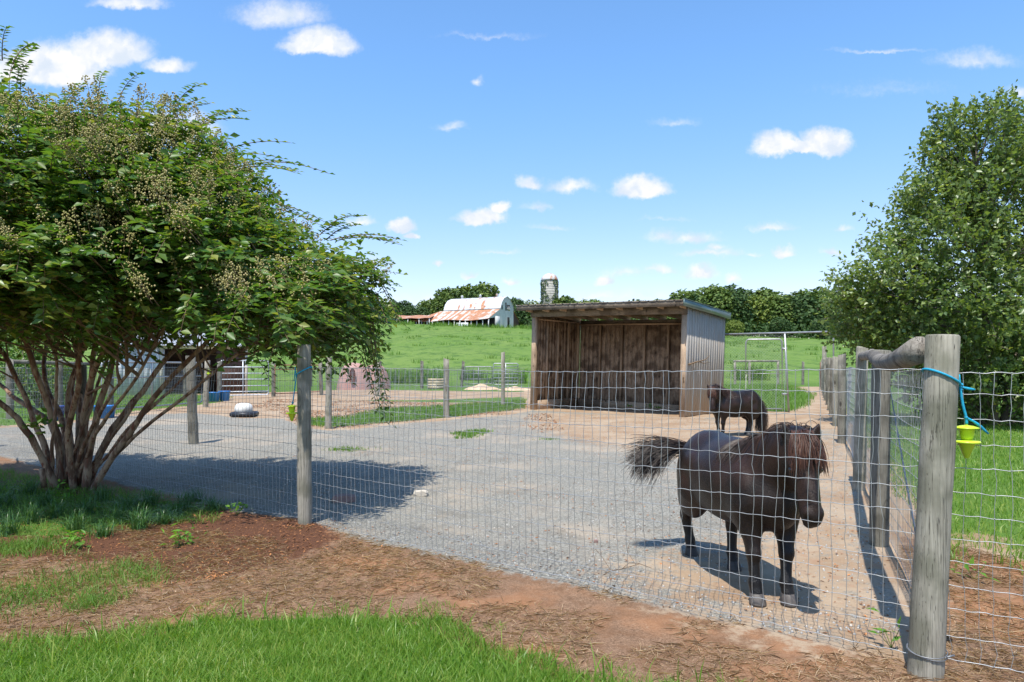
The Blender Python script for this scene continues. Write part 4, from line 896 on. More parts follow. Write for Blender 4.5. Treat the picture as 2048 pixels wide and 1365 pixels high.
# crape myrtle -------------------------------------------------
rng = np.random.default_rng(21)
cm0 = (-4.57, 7.05); myrtle = empty('crape_myrtle', (*cm0, 0), 0, 'large multi-stemmed crape myrtle with seed clusters at the left edge', 'tree')
def spl(pts, n):
    pts = np.asarray(pts, float); s_ = np.linspace(0, 1, len(pts)); t_ = np.linspace(0, 1, n)
    k = np.clip((t_ * (len(pts) - 1)).astype(int), 0, len(pts) - 2); f = (t_ * (len(pts) - 1) - k)[:, None]
    p = np.vstack([2 * pts[0] - pts[1], pts, 2 * pts[-1] - pts[-2]]); a, b, c_, d_ = p[k], p[k + 1], p[k + 2], p[k + 3]
    return .5 * (2 * b + (c_ - a) * f + (2 * a - 5 * b + 4 * c_ - d_) * f * f + (3 * b - a - 3 * c_ + d_) * f ** 3)
stems = [  # (px,py,Y) along each stem, base radius
 ([(118, 985, 7.0), (60, 872, 6.8), (0, 800, 6.6), (-90, 730, 6.4), (-150, 600, 6.3)], .050),
 ([(112, 985, 7.05), (75, 860, 7.1), (20, 740, 7.2), (-20, 640, 7.3), (-60, 480, 7.4)], .045),
 ([(125, 985, 7.05), (108, 850, 7.0), (55, 720, 6.8), (30, 610, 6.6), (20, 470, 6.4), (35, 250, 6.3)], .050),
 ([(140, 985, 7.1), (125, 850, 7.3), (85, 740, 7.6), (110, 620, 7.9), (130, 450, 8.1)], .048),
 ([(150, 990, 7.0), (135, 870, 6.8), (150, 760, 6.5), (150, 640, 6.3), (120, 500, 6.2), (140, 330, 6.2)], .045),
 ([(160, 990, 7.1), (165, 850, 7.2), (182, 740, 7.3), (190, 640, 7.4), (200, 520, 7.5), (230, 350, 7.5)], .055),
 ([(168, 990, 6.95), (185, 880, 6.9), (200, 760, 6.9), (232, 650, 6.9), (300, 560, 6.9), (360, 440, 6.9)], .050),
 ([(170, 990, 7.0), (215, 880, 7.1), (290, 780, 7.2), (350, 700, 7.3), (460, 625, 7.3), (620, 560, 7.2), (720, 520, 7.1)], .046),
 ([(178, 992, 6.95), (232, 905, 6.8), (310, 790, 6.7), (385, 700, 6.6), (440, 650, 6.6), (560, 590, 6.6), (700, 600, 6.7)], .042),
 ([(150, 985, 7.2), (140, 820, 7.5), (175, 700, 7.8), (290, 640, 8.1), (420, 590, 8.3), (560, 510, 8.4)], .045),
 ([(160, 985, 7.1), (172, 800, 6.9), (230, 690, 6.6), (330, 640, 6.4), (430, 560, 6.2), (500, 460, 6.2)], .044),
 ([(135, 985, 7.1), (110, 860, 7.4), (30, 790, 7.9), (-60, 700, 8.2), (-120, 560, 8.4)], .045),
 ([(145, 985, 7.15), (160, 780, 7.7), (150, 620, 8.2), (200, 480, 8.5), (250, 300, 8.5)], .042)]
for k_ in range(8):   # thinner leaders fanning out, mostly to the right
    a_ = 108 + 12 * k_; e_ = 110 + 70 * k_ + rng.uniform(-30, 30); yd = 6.4 + rng.uniform(-.5, 1.2)
    stems.append(([(a_ - 5, 960, 7.05), (a_ + (e_ - a_) * .25, 850, 6.9 * .6 + yd * .4), (a_ + (e_ - a_) * .55, 735 + rng.uniform(-45, 40), yd), (e_ * .92, 645 + rng.uniform(-20, 20), yd), (e_ * .92 + 30, 590, yd)], .024))
stp = []
for pts, r0 in stems:
    P = spl([P3(*p) for p in pts], 26); P[0, 2] = -.08
    P[3:] += np.cumsum(rng.normal(0, .008, (23, 3)), 0); mb = MB(); mb.tube(P, np.linspace(r0 * .8, .010, 26) * (1 + .05 * rng.standard_normal(26)), 9, wob=.04); stp.append(P)
    o = mb.build('stem', M['bark'], myrtle, smooth=True); fpar(o)
# crown lobes  (px,py,Y, rx, ry, rz)
LB = [(60, 490, 6.9, 1.3, 1.3, .75), (-160, 450, 7.2, 1.2, 1.4, 1.0), (230, 400, 6.9, 1.0, 1.2, .72), (110, 330, 6.9, 1.0, 1.0, .65), (20, 230, 6.8, .75, .8, .55), (290, 330, 6.9, .8, .9, .50), (380, 430, 6.9, .85, 1.1, .60), (430, 300, 6.9, .40, .5, .30),
      (470, 510, 6.9, .9, 1.2, .52), (590, 535, 6.9, .85, 1.3, .42), (700, 540, 6.9, .50, .8, .33), (640, 630, 6.8, .75, 1.2, .32), (500, 630, 6.9, .9, 1.3, .30), (330, 560, 6.9, .9, 1.3, .45), (180, 580, 6.7, 1.0, 1.2, .38), (30, 600, 6.8, 1.0, 1.2, .42), (520, 410, 6.9, .35, .6, .35), (720, 590, 6.9, .30, .5, .40), (-200, 640, 7.2, .8, 1.0, .5), (690, 490, 6.9, .38, .5, .20)]
lob = [(tuple(P3(a, b, c_ - .45)), (rx * .84, ry * 1.35, rz * .84)) for a, b, c_, rx, ry, rz in LB]
def inside(C):
    v_ = np.full(len(C), 9.0)
    for c_, s_ in lob: v_ = np.minimum(v_, np.linalg.norm((C - np.array(c_)) / np.array(s_), axis=1))
    return v_
S, u_ = crown_pts(lob, 10500, .4)
dn = inside(S)
def n3(P, f, sd): return (vnoise(P[:, 0] * f + P[:, 2] * .7, P[:, 1] * f, sd) + vnoise(P[:, 2] * f * 1.2, P[:, 0] * f + P[:, 1] * .6, sd + 5)) / 2
rag = n3(S, 2.6, 3) - .5; S = S + u_ * (rag * .75 * (dn > .6))[:, None]
CX = (np.array([-400, -100, 0, 60, 120, 230, 330, 440, 500, 560, 610, 680, 760, 800]) - 1024) / F * 6.5
TOPZ = CH + (HZ - np.array([170, 160, 170, 200, 235, 255, 235, 265, 340, 420, 480, 490, 500, 640])) / F * 6.5
BOTZ = CH + (HZ - np.array([710, 700, 670, 675, 680, 680, 685, 690, 708, 722, 728, 728, 712, 650])) / F * 6.5
def carve(S, mg=0.0):
    dy = np.abs(S[:, 1] - 6.5); t_ = np.interp(S[:, 0], CX, TOPZ) - .22 * dy ** 2; b_ = np.interp(S[:, 0], CX, BOTZ) + .10 * dy; xr = np.interp(S[:, 2], [1.2, 1.9, 2.3, 3], [690, 715, 735, 700]); return (S[:, 2] < t_ + mg) & (S[:, 2] > b_ - mg) & (S[:, 0] < (xr - 1024) / F * 6.5)
hi_ = sm(S[:, 2], 2.6, 3.4); keep = (dn > .45) & (n3(S, 1.9, 9) > .30 + .13 * hi_) & carve(S, -.1) & (rng.uniform(0, 1, len(S)) > .35 * hi_); S, u_ = S[keep], u_[keep]
tw = MB(); lf_ = MB(); center = np.array([cm0[0], cm0[1], 2.0])
allC, allD, allN, allL = [], [], [], []
allst = np.concatenate([p[10:] for p in stp])
for k in range(len(S)):
    p = S[k]; o_ = p - center; o_ /= np.linalg.norm(o_); dr = o_ * .8 + u_[k] * .5 + rng.normal(0, .35, 3); dr[2] += .1; dr /= np.linalg.norm(dr)
    n_ = 15; L = rng.uniform(.28, .50); tt = np.linspace(0, 1, n_); path = p[None] + dr[None] * (tt[:, None] - .3) * L; path[:, 2] -= .22 * tt ** 2 * L
    tw.tube(path[[0, 5, 10, 14]], [.004, .003, .002, .0012], 3, caps=False)
    sdv = np.cross(dr, [0, 0, 1.]); sdv /= np.linalg.norm(sdv) + 1e-6; sg = np.where(np.arange(n_) % 2, 1, -1)[:, None]
    D_ = sdv * sg + dr * .5 + rng.normal(0, .28, (n_, 3)); D_[:, 2] -= .1
    allC.append(path); allD.append(D_); allN.append(np.array([0, 0, 1.]) + rng.normal(0, .45, (n_, 3)) + u_[k] * .3); allL.append(rng.uniform(.055, .095, n_))
nb0 = 700
for k in range(nb0):    # lateral branches linking stems and crown
    p = S[rng.integers(len(S))]; q_ = allst[np.argmin(np.linalg.norm(allst - p + [0, 0, .45], axis=1) + rng.uniform(0, .25, len(allst)))]
    mid = (p + q_) / 2 + rng.normal(0, .06, 3) - [0, 0, .05]; tw.tube(spl([q_, mid, p], 7), np.linspace(.010 if k % 8 else .017, .004, 7), 4 if k % 8 else 6, caps=False)
# arching sprays on top and the hanging spray on the right
for (a, b, Yd, dx_, dz_, L) in ((30, 200, 6.7, -.1, 1.0, .75), (20, 150, 6.7, .15, 1.1, .45), (330, 235, 6.9, .5, .75, .6), (400, 260, 6.9, .7, .5, .6), (430, 330, 6.9, .75, .55, .7), (480, 330, 6.9, .8, .2, .6), (530, 400, 6.9, .6, .0, .55), (640, 470, 6.9, .4, .5, .4), (680, 480, 6.9, .9, .3, .55), (740, 640, 6.8, .1, -1, .9), (715, 640, 6.9, .2, -1, .55), (750, 560, 6.9, .3, -.5, .5), (230, 230, 6.9, .2, .7, .5), (110, 230, 6.8, .3, .8, .5), (725, 700, 6.85, .25, -.8, .5), (560, 640, 6.8, .3, -.6, .5), (640, 650, 6.9, .4, -.5, .55), (500, 660, 6.9, .3, -.5, .4), (430, 640, 6.9, .5, -.4, .4)):
    for rep in range(3):
        p = P3(a, b, Yd) + rng.normal(0, .06, 3); dr = np.array([dx_, rng.normal(0, .3), dz_]); dr /= np.linalg.norm(dr); n_ = 22; tt = np.linspace(0, 1, n_); Lr = L * rng.uniform(.7, 1.1)
        path = p[None] + dr[None] * tt[:, None] * Lr; path[:, 2] -= .35 * tt ** 2 * Lr; path[:, 0] += .15 * tt ** 2 * Lr
        tw.tube(path[::3], np.linspace(.006, .002, len(path[::3])), 4, caps=False); sdv = np.array([.3, .9, 0]); sg = np.where(np.arange(n_) % 2, 1, -1)[:, None]
        D_ = np.array([.8, 0, .0]) * sg + sdv * sg * .5 + dr * .5 + rng.normal(0, .2, (n_, 3)); D_[:, 2] -= .15
        allC.append(path); allD.append(D_); allN.append(np.array([0, 0, 1.]) + rng.normal(0, .4, (n_, 3))); allL.append(rng.uniform(.045, .075, n_))
C = np.concatenate(allC); D_ = np.concatenate(allD); Nn = np.concatenate(allN); L = np.concatenate(allL)
leaves(lf_, C, D_, Nn, L, L * rng.uniform(.5, .66, len(L)), .14)
o = lf_.build('crown', M['myrtle'], myrtle); fpar(o); o = tw.build('branches', M['twig'], myrtle); fpar(o)
bb = MB(); st_ = MB(); S2, u2 = crown_pts(lob, 9000, .9); dn = inside(S2); mm_ = carve(S2) & (dn > .8) & (u2[:, 2] > .0) & (S2[:, 2] > np.interp(S2[:, 0], CX, TOPZ) - .95 - .22 * np.abs(S2[:, 1] - 6.5) ** 2) & (u2[:, 1] < .75)
S2, u2 = S2[mm_], u2[mm_]; wt = (S2[:, 0] > -5.2) * .6 + .4; k = rng.uniform(0, 1, len(S2)) < wt; S2, u2 = S2[k][:650], u2[k][:650]
for p, un in zip(S2, u2):
    ax = un + [0, 0, .7]; ax /= np.linalg.norm(ax); n_ = 42; f = rng.uniform(0, 1, n_); q_ = p[None] + ax[None] * (f[:, None] * .20) + rng.normal(0, 1, (n_, 3)) * (.055 * (1.1 - f))[:, None]
    bb.blobs(q_, rng.uniform(.006, .0095, n_)); st_.tube([p - ax * .1, p, p + ax * .2], [.003, .0025, .001], 3, caps=False)
fpar(bb.build('seed_clusters', M['berry'], myrtle)); fpar(st_.build('seed_stalks', M['twig'], myrtle))
mb = MB(); mb.tube([P3(88, 975, 6.75), P3(84, 938, 6.72)], [.028, .026], 10); o = fpar(mb.build('cut_stub', M['bark'], myrtle, smooth=False))
for a, b, c_, d_ in ((200, 800, 203, 7.0), ): pass
mb = MB(); mb.tube([P3(175, 790, 6.8), P3(195, 778, 6.75), P3(208, 770, 6.7)], [.016, .014, .012], 7); mb.tube([P3(255, 890, 6.8), P3(268, 862, 6.75), P3(276, 852, 6.7)], [.012, .009, .004], 6); mb.tube([P3(262, 875, 6.8), P3(272, 868, 6.75), P3(280, 864, 6.7)], [.008, .006, .003], 6); fpar(mb.build('dead_twigs', M['bark'], myrtle))
mb = MB()
for a, b, n_ in ((75, 855, 26), (225, 705, 40), (200, 730, 16), (240, 715, 20)):
    C = P3(a, b, 6.6)[None] + rng.normal(0, .06, (n_, 3)); leaves(mb, C, rnd_unit(n_), rnd_unit(n_) + [0, -.5, .8], rng.uniform(.06, .1, n_), rng.uniform(.035, .05, n_), .15)
fpar(mb.build('low_sprigs', M['myrtle'], myrtle))

# river birch on the right -------------------------------------
rng = np.random.default_rng(33)
YB = 14.5; bx0 = (1985 - 1024) / F * YB
birch = empty('birch_tree', (bx0, YB, 0), 0, 'big bushy light green tree at the right edge behind the side fence', 'tree')
def PB(a, b, dy=0): return P3(a, b, YB + dy)
mb = MB(); trp = spl([PB(1990, 870), PB(1975, 700), PB(1965, 560), PB(1960, 420), PB(1950, 260)], 20); trp[0, 2] = -.1
mb.tube(trp, np.linspace(.11, .02, 20), 10, wob=.04); trp2 = spl([PB(2005, 870), PB(2030, 700, .4), PB(2080, 520, .6), PB(2110, 300, .8)], 16); mb.tube(trp2, np.linspace(.09, .02, 16), 9, wob=.04); fpar(mb.build('trunk', M['bark_grey'], birch, smooth=True))
LBB = [(1948, 262, 0, .62, .7, .62), (1930, 330, 0, .8, .9, .6), (1900, 400, 0, .85, .9, .6), (1960, 300, 0, .75, .9, .85), (1940, 400, 0, 1.1, 1.3, .9), (1880, 480, -.2, 1.2, 1.4, .8), (1820, 560, -.2, 1.1, 1.4, .7), (1760, 600, 0, .75, 1.2, .5), (1900, 620, -.3, 1.6, 1.8, .8), (2060, 420, 0, 1.3, 1.5, 1.2), (2090, 620, 0, 1.5, 1.8, 1.4), (2180, 400, .5, 1.4, 1.5, 1.6), (1980, 740, -.2, 1.6, 1.8, .75), (1860, 690, 0, 1.3, 1.6, .5), (1740, 650, .3, .6, 1.0, .38), (2070, 780, 0, 1.0, 1.6, .6), (1955, 790, .4, .9, 1.2, .42), (2250, 700, 0, 1.5, 1.8, 1.4), (2110, 290, .3, .7, .8, .7), (1700, 560, 0, .28, .5, .18), (1690, 590, 0, .35, .5, .22)]
lobB = [(tuple(PB(a, b, dy)), (rx, ry, rz)) for a, b, dy, rx, ry, rz in LBB]; lob_keep = lob
S, u_ = crown_pts(lobB, 8000, .5); tw = MB(); lfb = MB(); allC, allD, allN, allL = [], [], [], []
lob = lobB; dn = inside(S); S = S + u_ * ((n3(S, 1.9, 13) - .5) * 1.1 * (dn > .6))[:, None]; keep = (dn > .5) & (S[:, 2] > .25) & (n3(S, 1.3, 19) > .32); S, u_ = S[keep], u_[keep]; center = np.array([bx0, YB, 2.4]); tr_all = np.concatenate([trp, trp2])
for k in range(len(S)):
    p = S[k]; o_ = p - center; o_ /= np.linalg.norm(o_); dr = o_ * .8 + u_[k] * .4 + rng.normal(0, .35, 3); dr[2] += .35; dr /= np.linalg.norm(dr)
    n_ = 12; L = rng.uniform(.35, .7); tt = np.linspace(0, 1, n_); path = p[None] + dr[None] * (tt[:, None] - .3) * L; path[:, 2] -= .15 * tt ** 2 * L
    if k % 2 == 0: tw.tube(path[[0, 5, 11]], [.006, .004, .002], 3, caps=False)
    allC.append(path + rng.normal(0, .035, path.shape)); allD.append(rnd_unit(n_) + dr * .5 - [0, 0, .3]); allN.append(np.array([0, -.2, .8]) + rng.normal(0, .6, (n_, 3))); allL.append(rng.uniform(.075, .125, n_))
for k in range(260):
    p = S[rng.integers(len(S))]; q_ = tr_all[np.argmin(np.linalg.norm(tr_all - p + [0, 0, .9], axis=1))]; tw.tube(spl([q_, (p + q_) / 2 - [0, 0, .12], p], 6), np.linspace(.022, .005, 6), 5, caps=False)
C = np.concatenate(allC); L = np.concatenate(allL); leaves(lfb, C, np.concatenate(allD), np.concatenate(allN), L, L * rng.uniform(.6, .8, len(L)), .15)
fpar(lfb.build('crown', M['birch'], birch)); fpar(tw.build('branches', M['bark_grey'], birch))

# dark shrub beyond the crape myrtle stems
rng = np.random.default_rng(44)
sh = empty('shrub', (-14.2, 20.5, 0), 0, 'dark leafy shrub seen between the crape myrtle stems at the far left', 'shrub')
mb = MB(); S, u_ = crown_pts([((0, 0, 1.3), (1.0, .9, 1.1)), ((-.9, 0, 1.6), (1.0, .8, 1.0)), ((.5, 0, .8), (.6, .6, .7))], 5200, .5); leaves(mb, S, rnd_unit(len(S)), u_ + rng.normal(0, .5, u_.shape) + [0, 0, .4], rng.uniform(.07, .12, len(S)), rng.uniform(.05, .08, len(S)), .15); mb.build('foliage', M['myrtle'], sh)
mb = MB()
for k in range(7): a_ = rng.uniform(0, 6.28); mb.tube([(rng.normal(0, .1), 0, -.05), (math.cos(a_) * .3 - .2, math.sin(a_) * .3, .8), (math.cos(a_) * .7 - .3, math.sin(a_) * .6, 1.7)], [.035, .025, .01], 6)
mb.build('stem', M['bark_grey'], sh)

# liriope tufts and weeds --------------------------------------
rng = np.random.default_rng(55)
def arc_tuft(n, H, spread, wd, mname, name, label, cat, x, y, group=None, par=True):
    mb = MB(); th = rng.uniform(0, 6.28, n); sp = rng.uniform(.2, 1, n) * spread; hh = H * rng.uniform(.6, 1.1, n); segs = 5; rows = []
    pd = np.stack([-np.sin(th), np.cos(th), 0 * th], 1)
    for k in range(segs + 1):
        f = k / segs; c_ = np.stack([np.cos(th) * sp * f ** 1.4, np.sin(th) * sp * f ** 1.4, hh * (1.5 * f - .95 * f * f * (.6 + sp / spread * .6))], 1) + np.stack([rng.normal(0, .0, n), 0 * th, 0 * th], 1)
        rows += [c_ - pd * wd / 2 * (1 - f * .85), c_ + pd * wd / 2 * (1 - f * .85)]
    V = np.stack(rows, 1); o_ = np.arange(n)[:, None] * (2 * segs + 2); off_ = rng.normal(0, .03, (n, 1, 3)) * [1, 1, 0]; V = V + off_
    Q = np.concatenate([np.stack([o_[:, 0] + 2 * j, o_[:, 0] + 2 * j + 1, o_[:, 0] + 2 * j + 3, o_[:, 0] + 2 * j + 2], 1) for j in range(segs)])
    o = mb.add(V.reshape(-1, 3), Q=Q).build(name, M[mname]); o.location = (x, y, float(gz(x, y)) - .01); return tag(o, label, cat, group)
tf = [(60, 990), (10, 1010), (170, 1030), (110, 1040), (240, 1045), (205, 1005), (255, 1020), (330, 1048), (370, 1015), (425, 1020), (395, 1000), (300, 1010), (60, 1050), (150, 1065), (20, 1070), (-60, 1040), (205, 1075), (350, 1030), (90, 1015), (-40, 990), (280, 1060)]
for i, (a, b) in enumerate(tf):
    x_, y_ = G(a, b); arc_tuft(95, rng.uniform(.17, .26), rng.uniform(.18, .28), .006, 'liriope', 'grass_tuft', 'dark green arching grass tuft in the row under the crape myrtle', 'tuft', x_, y_, 'dark grass tufts under the crape myrtle')
for a, b, n_, H_, lb in ((475, 1030, 30, .10, 'small bright leafy weed right of the dark grass tufts'), (365, 1092, 46, .13, 'light green weed sprawling over the mulch'), (150, 1100, 40, .13, 'leafy weed on the mulch left of centre'), (1948, 1160, 12, .1, 'young weed in the bare soil right of the corner post'), (1783, 1290, 8, .16, 'tiny sprout against the fence left of the corner post'), (120, 1010, 40, .2, 'broad leafed weed at the foot of the stems')):
    x_, y_ = G(a, b); mb = MB(); C = np.stack([rng.normal(0, .05, n_), rng.normal(0, .04, n_), rng.uniform(.01, H_, n_)], 1); leaves(mb, C, rnd_unit(n_) * [1, 1, .4] + [0, 0, .2], rng.normal(0, .4, (n_, 3)) + [0, 0, 1], rng.uniform(.03, .07, n_), rng.uniform(.015, .03, n_), .15)
    for k in range(5): mb.tube([(0, 0, 0), tuple(C[k])], .0018, 3, caps=False)
    o = mb.build('weed', M['weed']); o.location = (x_, y_, float(gz(x_, y_))); tag(o, lb, 'weed')
mb = MB(); mb.tube([(0, 0, 0), (.05, 0, .03), (.12, .03, .03), (.22, .0, .07), (.3, .05, .03)], [.003, .003, .0025, .002, .001], 4); mb.tube([(.12, .03, .03), (.15, -.05, .09), (.2, -.1, .1)], .0018, 4); mb.tube([(.05, 0, .03), (.0, .08, .1), (-.04, .1, .14)], .0018, 4); mb.tube([(.2, .0, .06), (.16, .08, .12), (.18, .12, .16)], .0015, 4)
x_, y_ = G(1205, 1155); o = mb.build('dead_twig', M['twig']); o.location = (x_, y_, .01); tag(o, 'small brown dead twig lying against the wire mesh bottom', 'twig')

# ------------------------------------------------------------------ yard things
def rock(name, px, py, sz, mname, label, seed):
    rg = np.random.default_rng(seed); import bmesh
    bm = bmesh.new(); bmesh.ops.create_icosphere(bm, subdivisions=3, radius=1)
    for v_ in bm.verts:
        c_ = v_.co.copy(); f = 1 + .16 * math.sin(c_.x * 3.1 + seed) * math.cos(c_.y * 2.7) + .05 * math.sin(c_.z * 9 + c_.x * 7)
        v_.co = Vector((max(-.8, min(.8, c_.x * f)) * sz[0], max(-.75, min(.75, c_.y * f)) * sz[1], max(-.5, min(.62, c_.z * f)) * sz[2]))
    me = bpy.data.meshes.new(name); bm.to_mesh(me); bm.free(); me.materials.append(M[mname]); o = bpy.data.objects.new(name, me); COL.objects.link(o)
    x_, y_ = G(px, py); o.location = (x_, y_, .35 * sz[2] + float(gz(x_, y_))); o.rotation_euler = (0, 0, rg.uniform(-.3, .3)); return tag(o, label, 'rock')
M['red_stone'] = simple('red_stone', (.30, .19, .16), (.22, .14, .12), 12, .9, bmp=.6); M['pale_stone'] = simple('pale_stone', (.55, .49, .40), (.42, .37, .30), 14, .9, bmp=.6)
rock('stone', 688, 1003, (.13, .08, .06), 'red_stone', 'flat reddish stone lying just right of the middle fence post', 1)
rock('stone', 842, 992, (.085, .05, .045), 'pale_stone', 'small pale stone on the sunny gravel at the shade edge', 2)
rock('stone', 1192, 1083, (.018, .015, .02), 'red_stone', 'tiny brown clod left of the pony tail shadow', 3)

M['blue'] = simple('blue_plastic', (.03, .20, .55), (.025, .16, .45), 5, .35, spec=.5, bmp=0); M['blue_d'] = simple('dark_blue_plastic', (.03, .07, .28), (.03, .06, .22), 5, .35, bmp=0)
M['black_pl'] = simple('black_plastic', (.03, .033, .04), (.02, .02, .025), 6, .4); M['white_pl'] = simple('white_plastic', (.72, .70, .64), (.6, .58, .52), 6, .4)
M['pink'] = simple('faded_pink_plastic', (.36, .19, .155), (.40, .25, .215), 1.5, .7); M['lime'] = simple('lime_plastic', (.55, .72, .04), (.45, .62, .03), 8, .3, bmp=.05); M['rope'] = simple('blue_rope', (.01, .36, .55), (.01, .26, .44), 60, .6, bmp=.5)
def tub(px, py, r, h, label, mname='blue', bail=True):
    x_, y_ = G(px, py); rt = empty('bucket', (x_, y_, float(gz(x_, y_))), 0, label, 'bucket')
    mb = MB(); mb.lathe([(r * .78, 0), (r * .98, h * .93), (r * 1.06, h * .94), (r * 1.06, h), (r * .96, h), (r * .76, .02)], 26); mb.build('tub', M[mname], rt, smooth=False)
    if bail:
        mb = MB(); a_ = np.linspace(0, math.pi, 12); mb.tube([(r * 1.03 * math.cos(t_), -.25 * r * math.sin(t_), h * .96 - .5 * h * math.sin(t_)) for t_ in a_], .006, 5); mb.build('handle', M['wire'], rt)
    return rt
tub(209, 836, .26, .30, 'wide blue feed tub between the crape myrtle stems')
b_ = tub(117, 842, .13, .34, 'dark blue bucket with a pale label at the far left', 'blue_d')
mb = MB(); a_ = np.linspace(-2.2, -1.0, 8); z0_, z1_ = .12, .22; V = [(.121 * math.cos(t_), .121 * math.sin(t_), z) for z in (z0_, z1_) for t_ in a_]
mb.add(V, Q=[(i, i + 1, i + 9, i + 8) for i in range(7)]); mb.build('label_patch', M['white_pl'], b_)
tub(427, 803, .22, .34, 'left blue tub behind the tall posts'); tub(449, 802, .20, .36, 'right blue tub standing under the five rail gate'); tub(155, 828, .16, .22, 'light blue pan partly hidden behind the shaded post', bail=False)
x_, y_ = G(489, 833); rt = empty('poultry_waterer', (x_, y_, 0), R(5), 'white domed drinker on a black rectangular pan', 'drinker')
mb = MB(); w0 = .285
prof_ = [(w0 * .92, .22, 0), (w0, .26, .03), (w0, .26, .09), (w0 * .9, .2, .12), (w0 * .86, .17, .075)]
V = []; 
for a_, b_, c_ in prof_: V += [(-a_, -b_, c_), (a_, -b_, c_), (a_, b_, c_), (-a_, b_, c_)]
Q = [(4 * k + j, 4 * k + (j + 1) % 4, 4 * k + 4 + (j + 1) % 4, 4 * k + 4 + j) for k in range(4) for j in range(4)]; mb.add(V, Q=Q, N=[[3, 2, 1, 0], [16, 17, 18, 19]]); mb.build('pan', M['black_pl'], rt)
mb = MB(); mb.lathe([(.215, .08), (.215, .20), (.20, .27), (.15, .315), (.06, .335)], 26, (-.02, 0, 0)); mb.build('dome', M['white_pl'], rt, smooth=True)
# pink plastic hut
x_, y_ = (708 - 1024) / F * 37, 37.0; rt = empty('animal_hut', (x_, y_, 0), R(14), 'faded pink domed plastic animal hut with a dark door hole', 'hut'); rt.scale = (.80, .80, .97)
mb = MB(); n_ = 28; ringz = [0, .35, .8, 1.2, 1.42, 1.5]; ringr = [1.22, 1.15, 1.0, .82, .55, .08]; V = []
for z_, r_ in zip(ringz, ringr):
    for k in range(n_):
        t_ = 2 * math.pi * k / n_; c_, s_ = math.cos(t_), math.sin(t_); e_ = 1 / max(abs(c_), abs(s_)) ** .55; V.append((c_ * r_ * e_ * .95, s_ * r_ * e_ * .95, z_))
mb.add(V, Q=[(i * n_ + j, i * n_ + (j + 1) % n_, (i + 1) * n_ + (j + 1) % n_, (i + 1) * n_ + j) for i in range(5) for j in range(n_)], N=[list(range(5 * n_, 6 * n_))]); mb.build('dome', M['pink'], rt, smooth=True)
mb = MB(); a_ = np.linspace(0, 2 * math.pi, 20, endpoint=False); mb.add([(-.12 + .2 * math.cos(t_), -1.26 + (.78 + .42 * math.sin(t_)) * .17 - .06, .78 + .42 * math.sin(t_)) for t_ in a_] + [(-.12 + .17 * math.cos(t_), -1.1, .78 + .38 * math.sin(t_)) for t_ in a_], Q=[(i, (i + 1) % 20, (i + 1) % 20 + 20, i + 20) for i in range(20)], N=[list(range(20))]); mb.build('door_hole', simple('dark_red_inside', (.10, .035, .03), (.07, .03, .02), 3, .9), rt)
rt2 = copy_tree(rt); rt2.location = ((750 - 1024) / F * 37.8, 37.8, 0); rt2.scale = (.66, .66, .9); rt2.rotation_euler = (0, 0, R(150)); tag(rt2, 'paler pink hut standing behind the right side of the first one', 'hut')
x_, y_ = (872 - 1024) / F * 37.5, 37.5; o = MB()
for k in range(4): o.box((-.4, -.28, k * .14), (.4, -.25, k * .14 + .132)); o.box((-.4, .25, k * .14), (.4, .28, k * .14 + .132)); o.box((-.43, -.28, k * .14), (-.403, .28, k * .14 + .132)); o.box((.403, -.28, k * .14), (.43, .28, k * .14 + .132))
o = o.build('wooden_box', M['pale_wood']); o.location = (x_, y_, 0.02); o.rotation_euler = (0, 0, R(12)); tag(o, 'pale wooden planter box in the grass left of the far posts', 'box')
M['sand'] = simple('sand_heap', (.62, .47, .32), (.50, .34, .21), 4, .95, bmp=.6, bd=.03)
for a, Yd, rx, h_, lb in ((962, 36.5, .95, .32, 'larger heap of pale sand in the grass beyond the yard'), (1030, 35.5, .9, .22, 'lower flat heap of sand beside the brown shed')):
    mb = MB(); n_ = 26; V = []; 
    for i_, f in enumerate(np.linspace(1, .02, 8)):
        for k in range(n_): t_ = 2 * math.pi * k / n_; q_ = 1 + .15 * math.sin(3 * t_ + a) + .06 * math.sin(7 * t_); V.append((math.cos(t_) * rx * f * q_, math.sin(t_) * rx * .6 * f * q_, h_ * (1 - f) ** .8 * (1 + .12 * math.sin(5 * t_ + f * 9)) - .02))
    mb.add(V, Q=[(i * n_ + j, i * n_ + (j + 1) % n_, (i + 1) * n_ + (j + 1) % n_, (i + 1) * n_ + j) for i in range(7) for j in range(n_)], N=[list(range(7 * n_, 8 * n_))]); o = mb.build('sand_heap', M['sand'], smooth=True); o.location = ((a - 1024) / F * Yd, Yd, 0); tag(o, lb, 'sand heap')

# ropes and fly traps
def fly_trap(x, y, ztop, s, label):
    rt = empty('fly_trap', (x, y, ztop), 0, label, 'fly trap'); rt.scale = (s, s, s)
    mb = MB(); mb.lathe([(.004, .012), (.03, .008), (.055, .0), (.056, -.004), (.036, -.006), (.030, -.045), (.026, -.062), (.006, -.06)], 24); mb.build('cup', M['lime'], rt, smooth=False)
    mb = MB(); mb.lathe([(.024, -.063), (.060, -.068), (.063, -.075), (.058, -.079), (.024, -.079)], 24); mb.build('brim', M['lime'], rt, smooth=False)
    mb = MB(); pr = []
    for k in range(9): r_ = .038 - k * .0032; z_ = -.0795 - k * .0085; pr += [(r_, z_), (r_, z_ - .006), (r_ - .003, z_ - .0085)]
    mb.lathe(pr[::1], 20); mb.build('cone', M['lime'], rt, smooth=False)
    mb = MB(); mb.tube([(0, 0, .008), (0, 0, .022)], .006, 8); mb.build('knob', M['lime'], rt, smooth=True); return rt
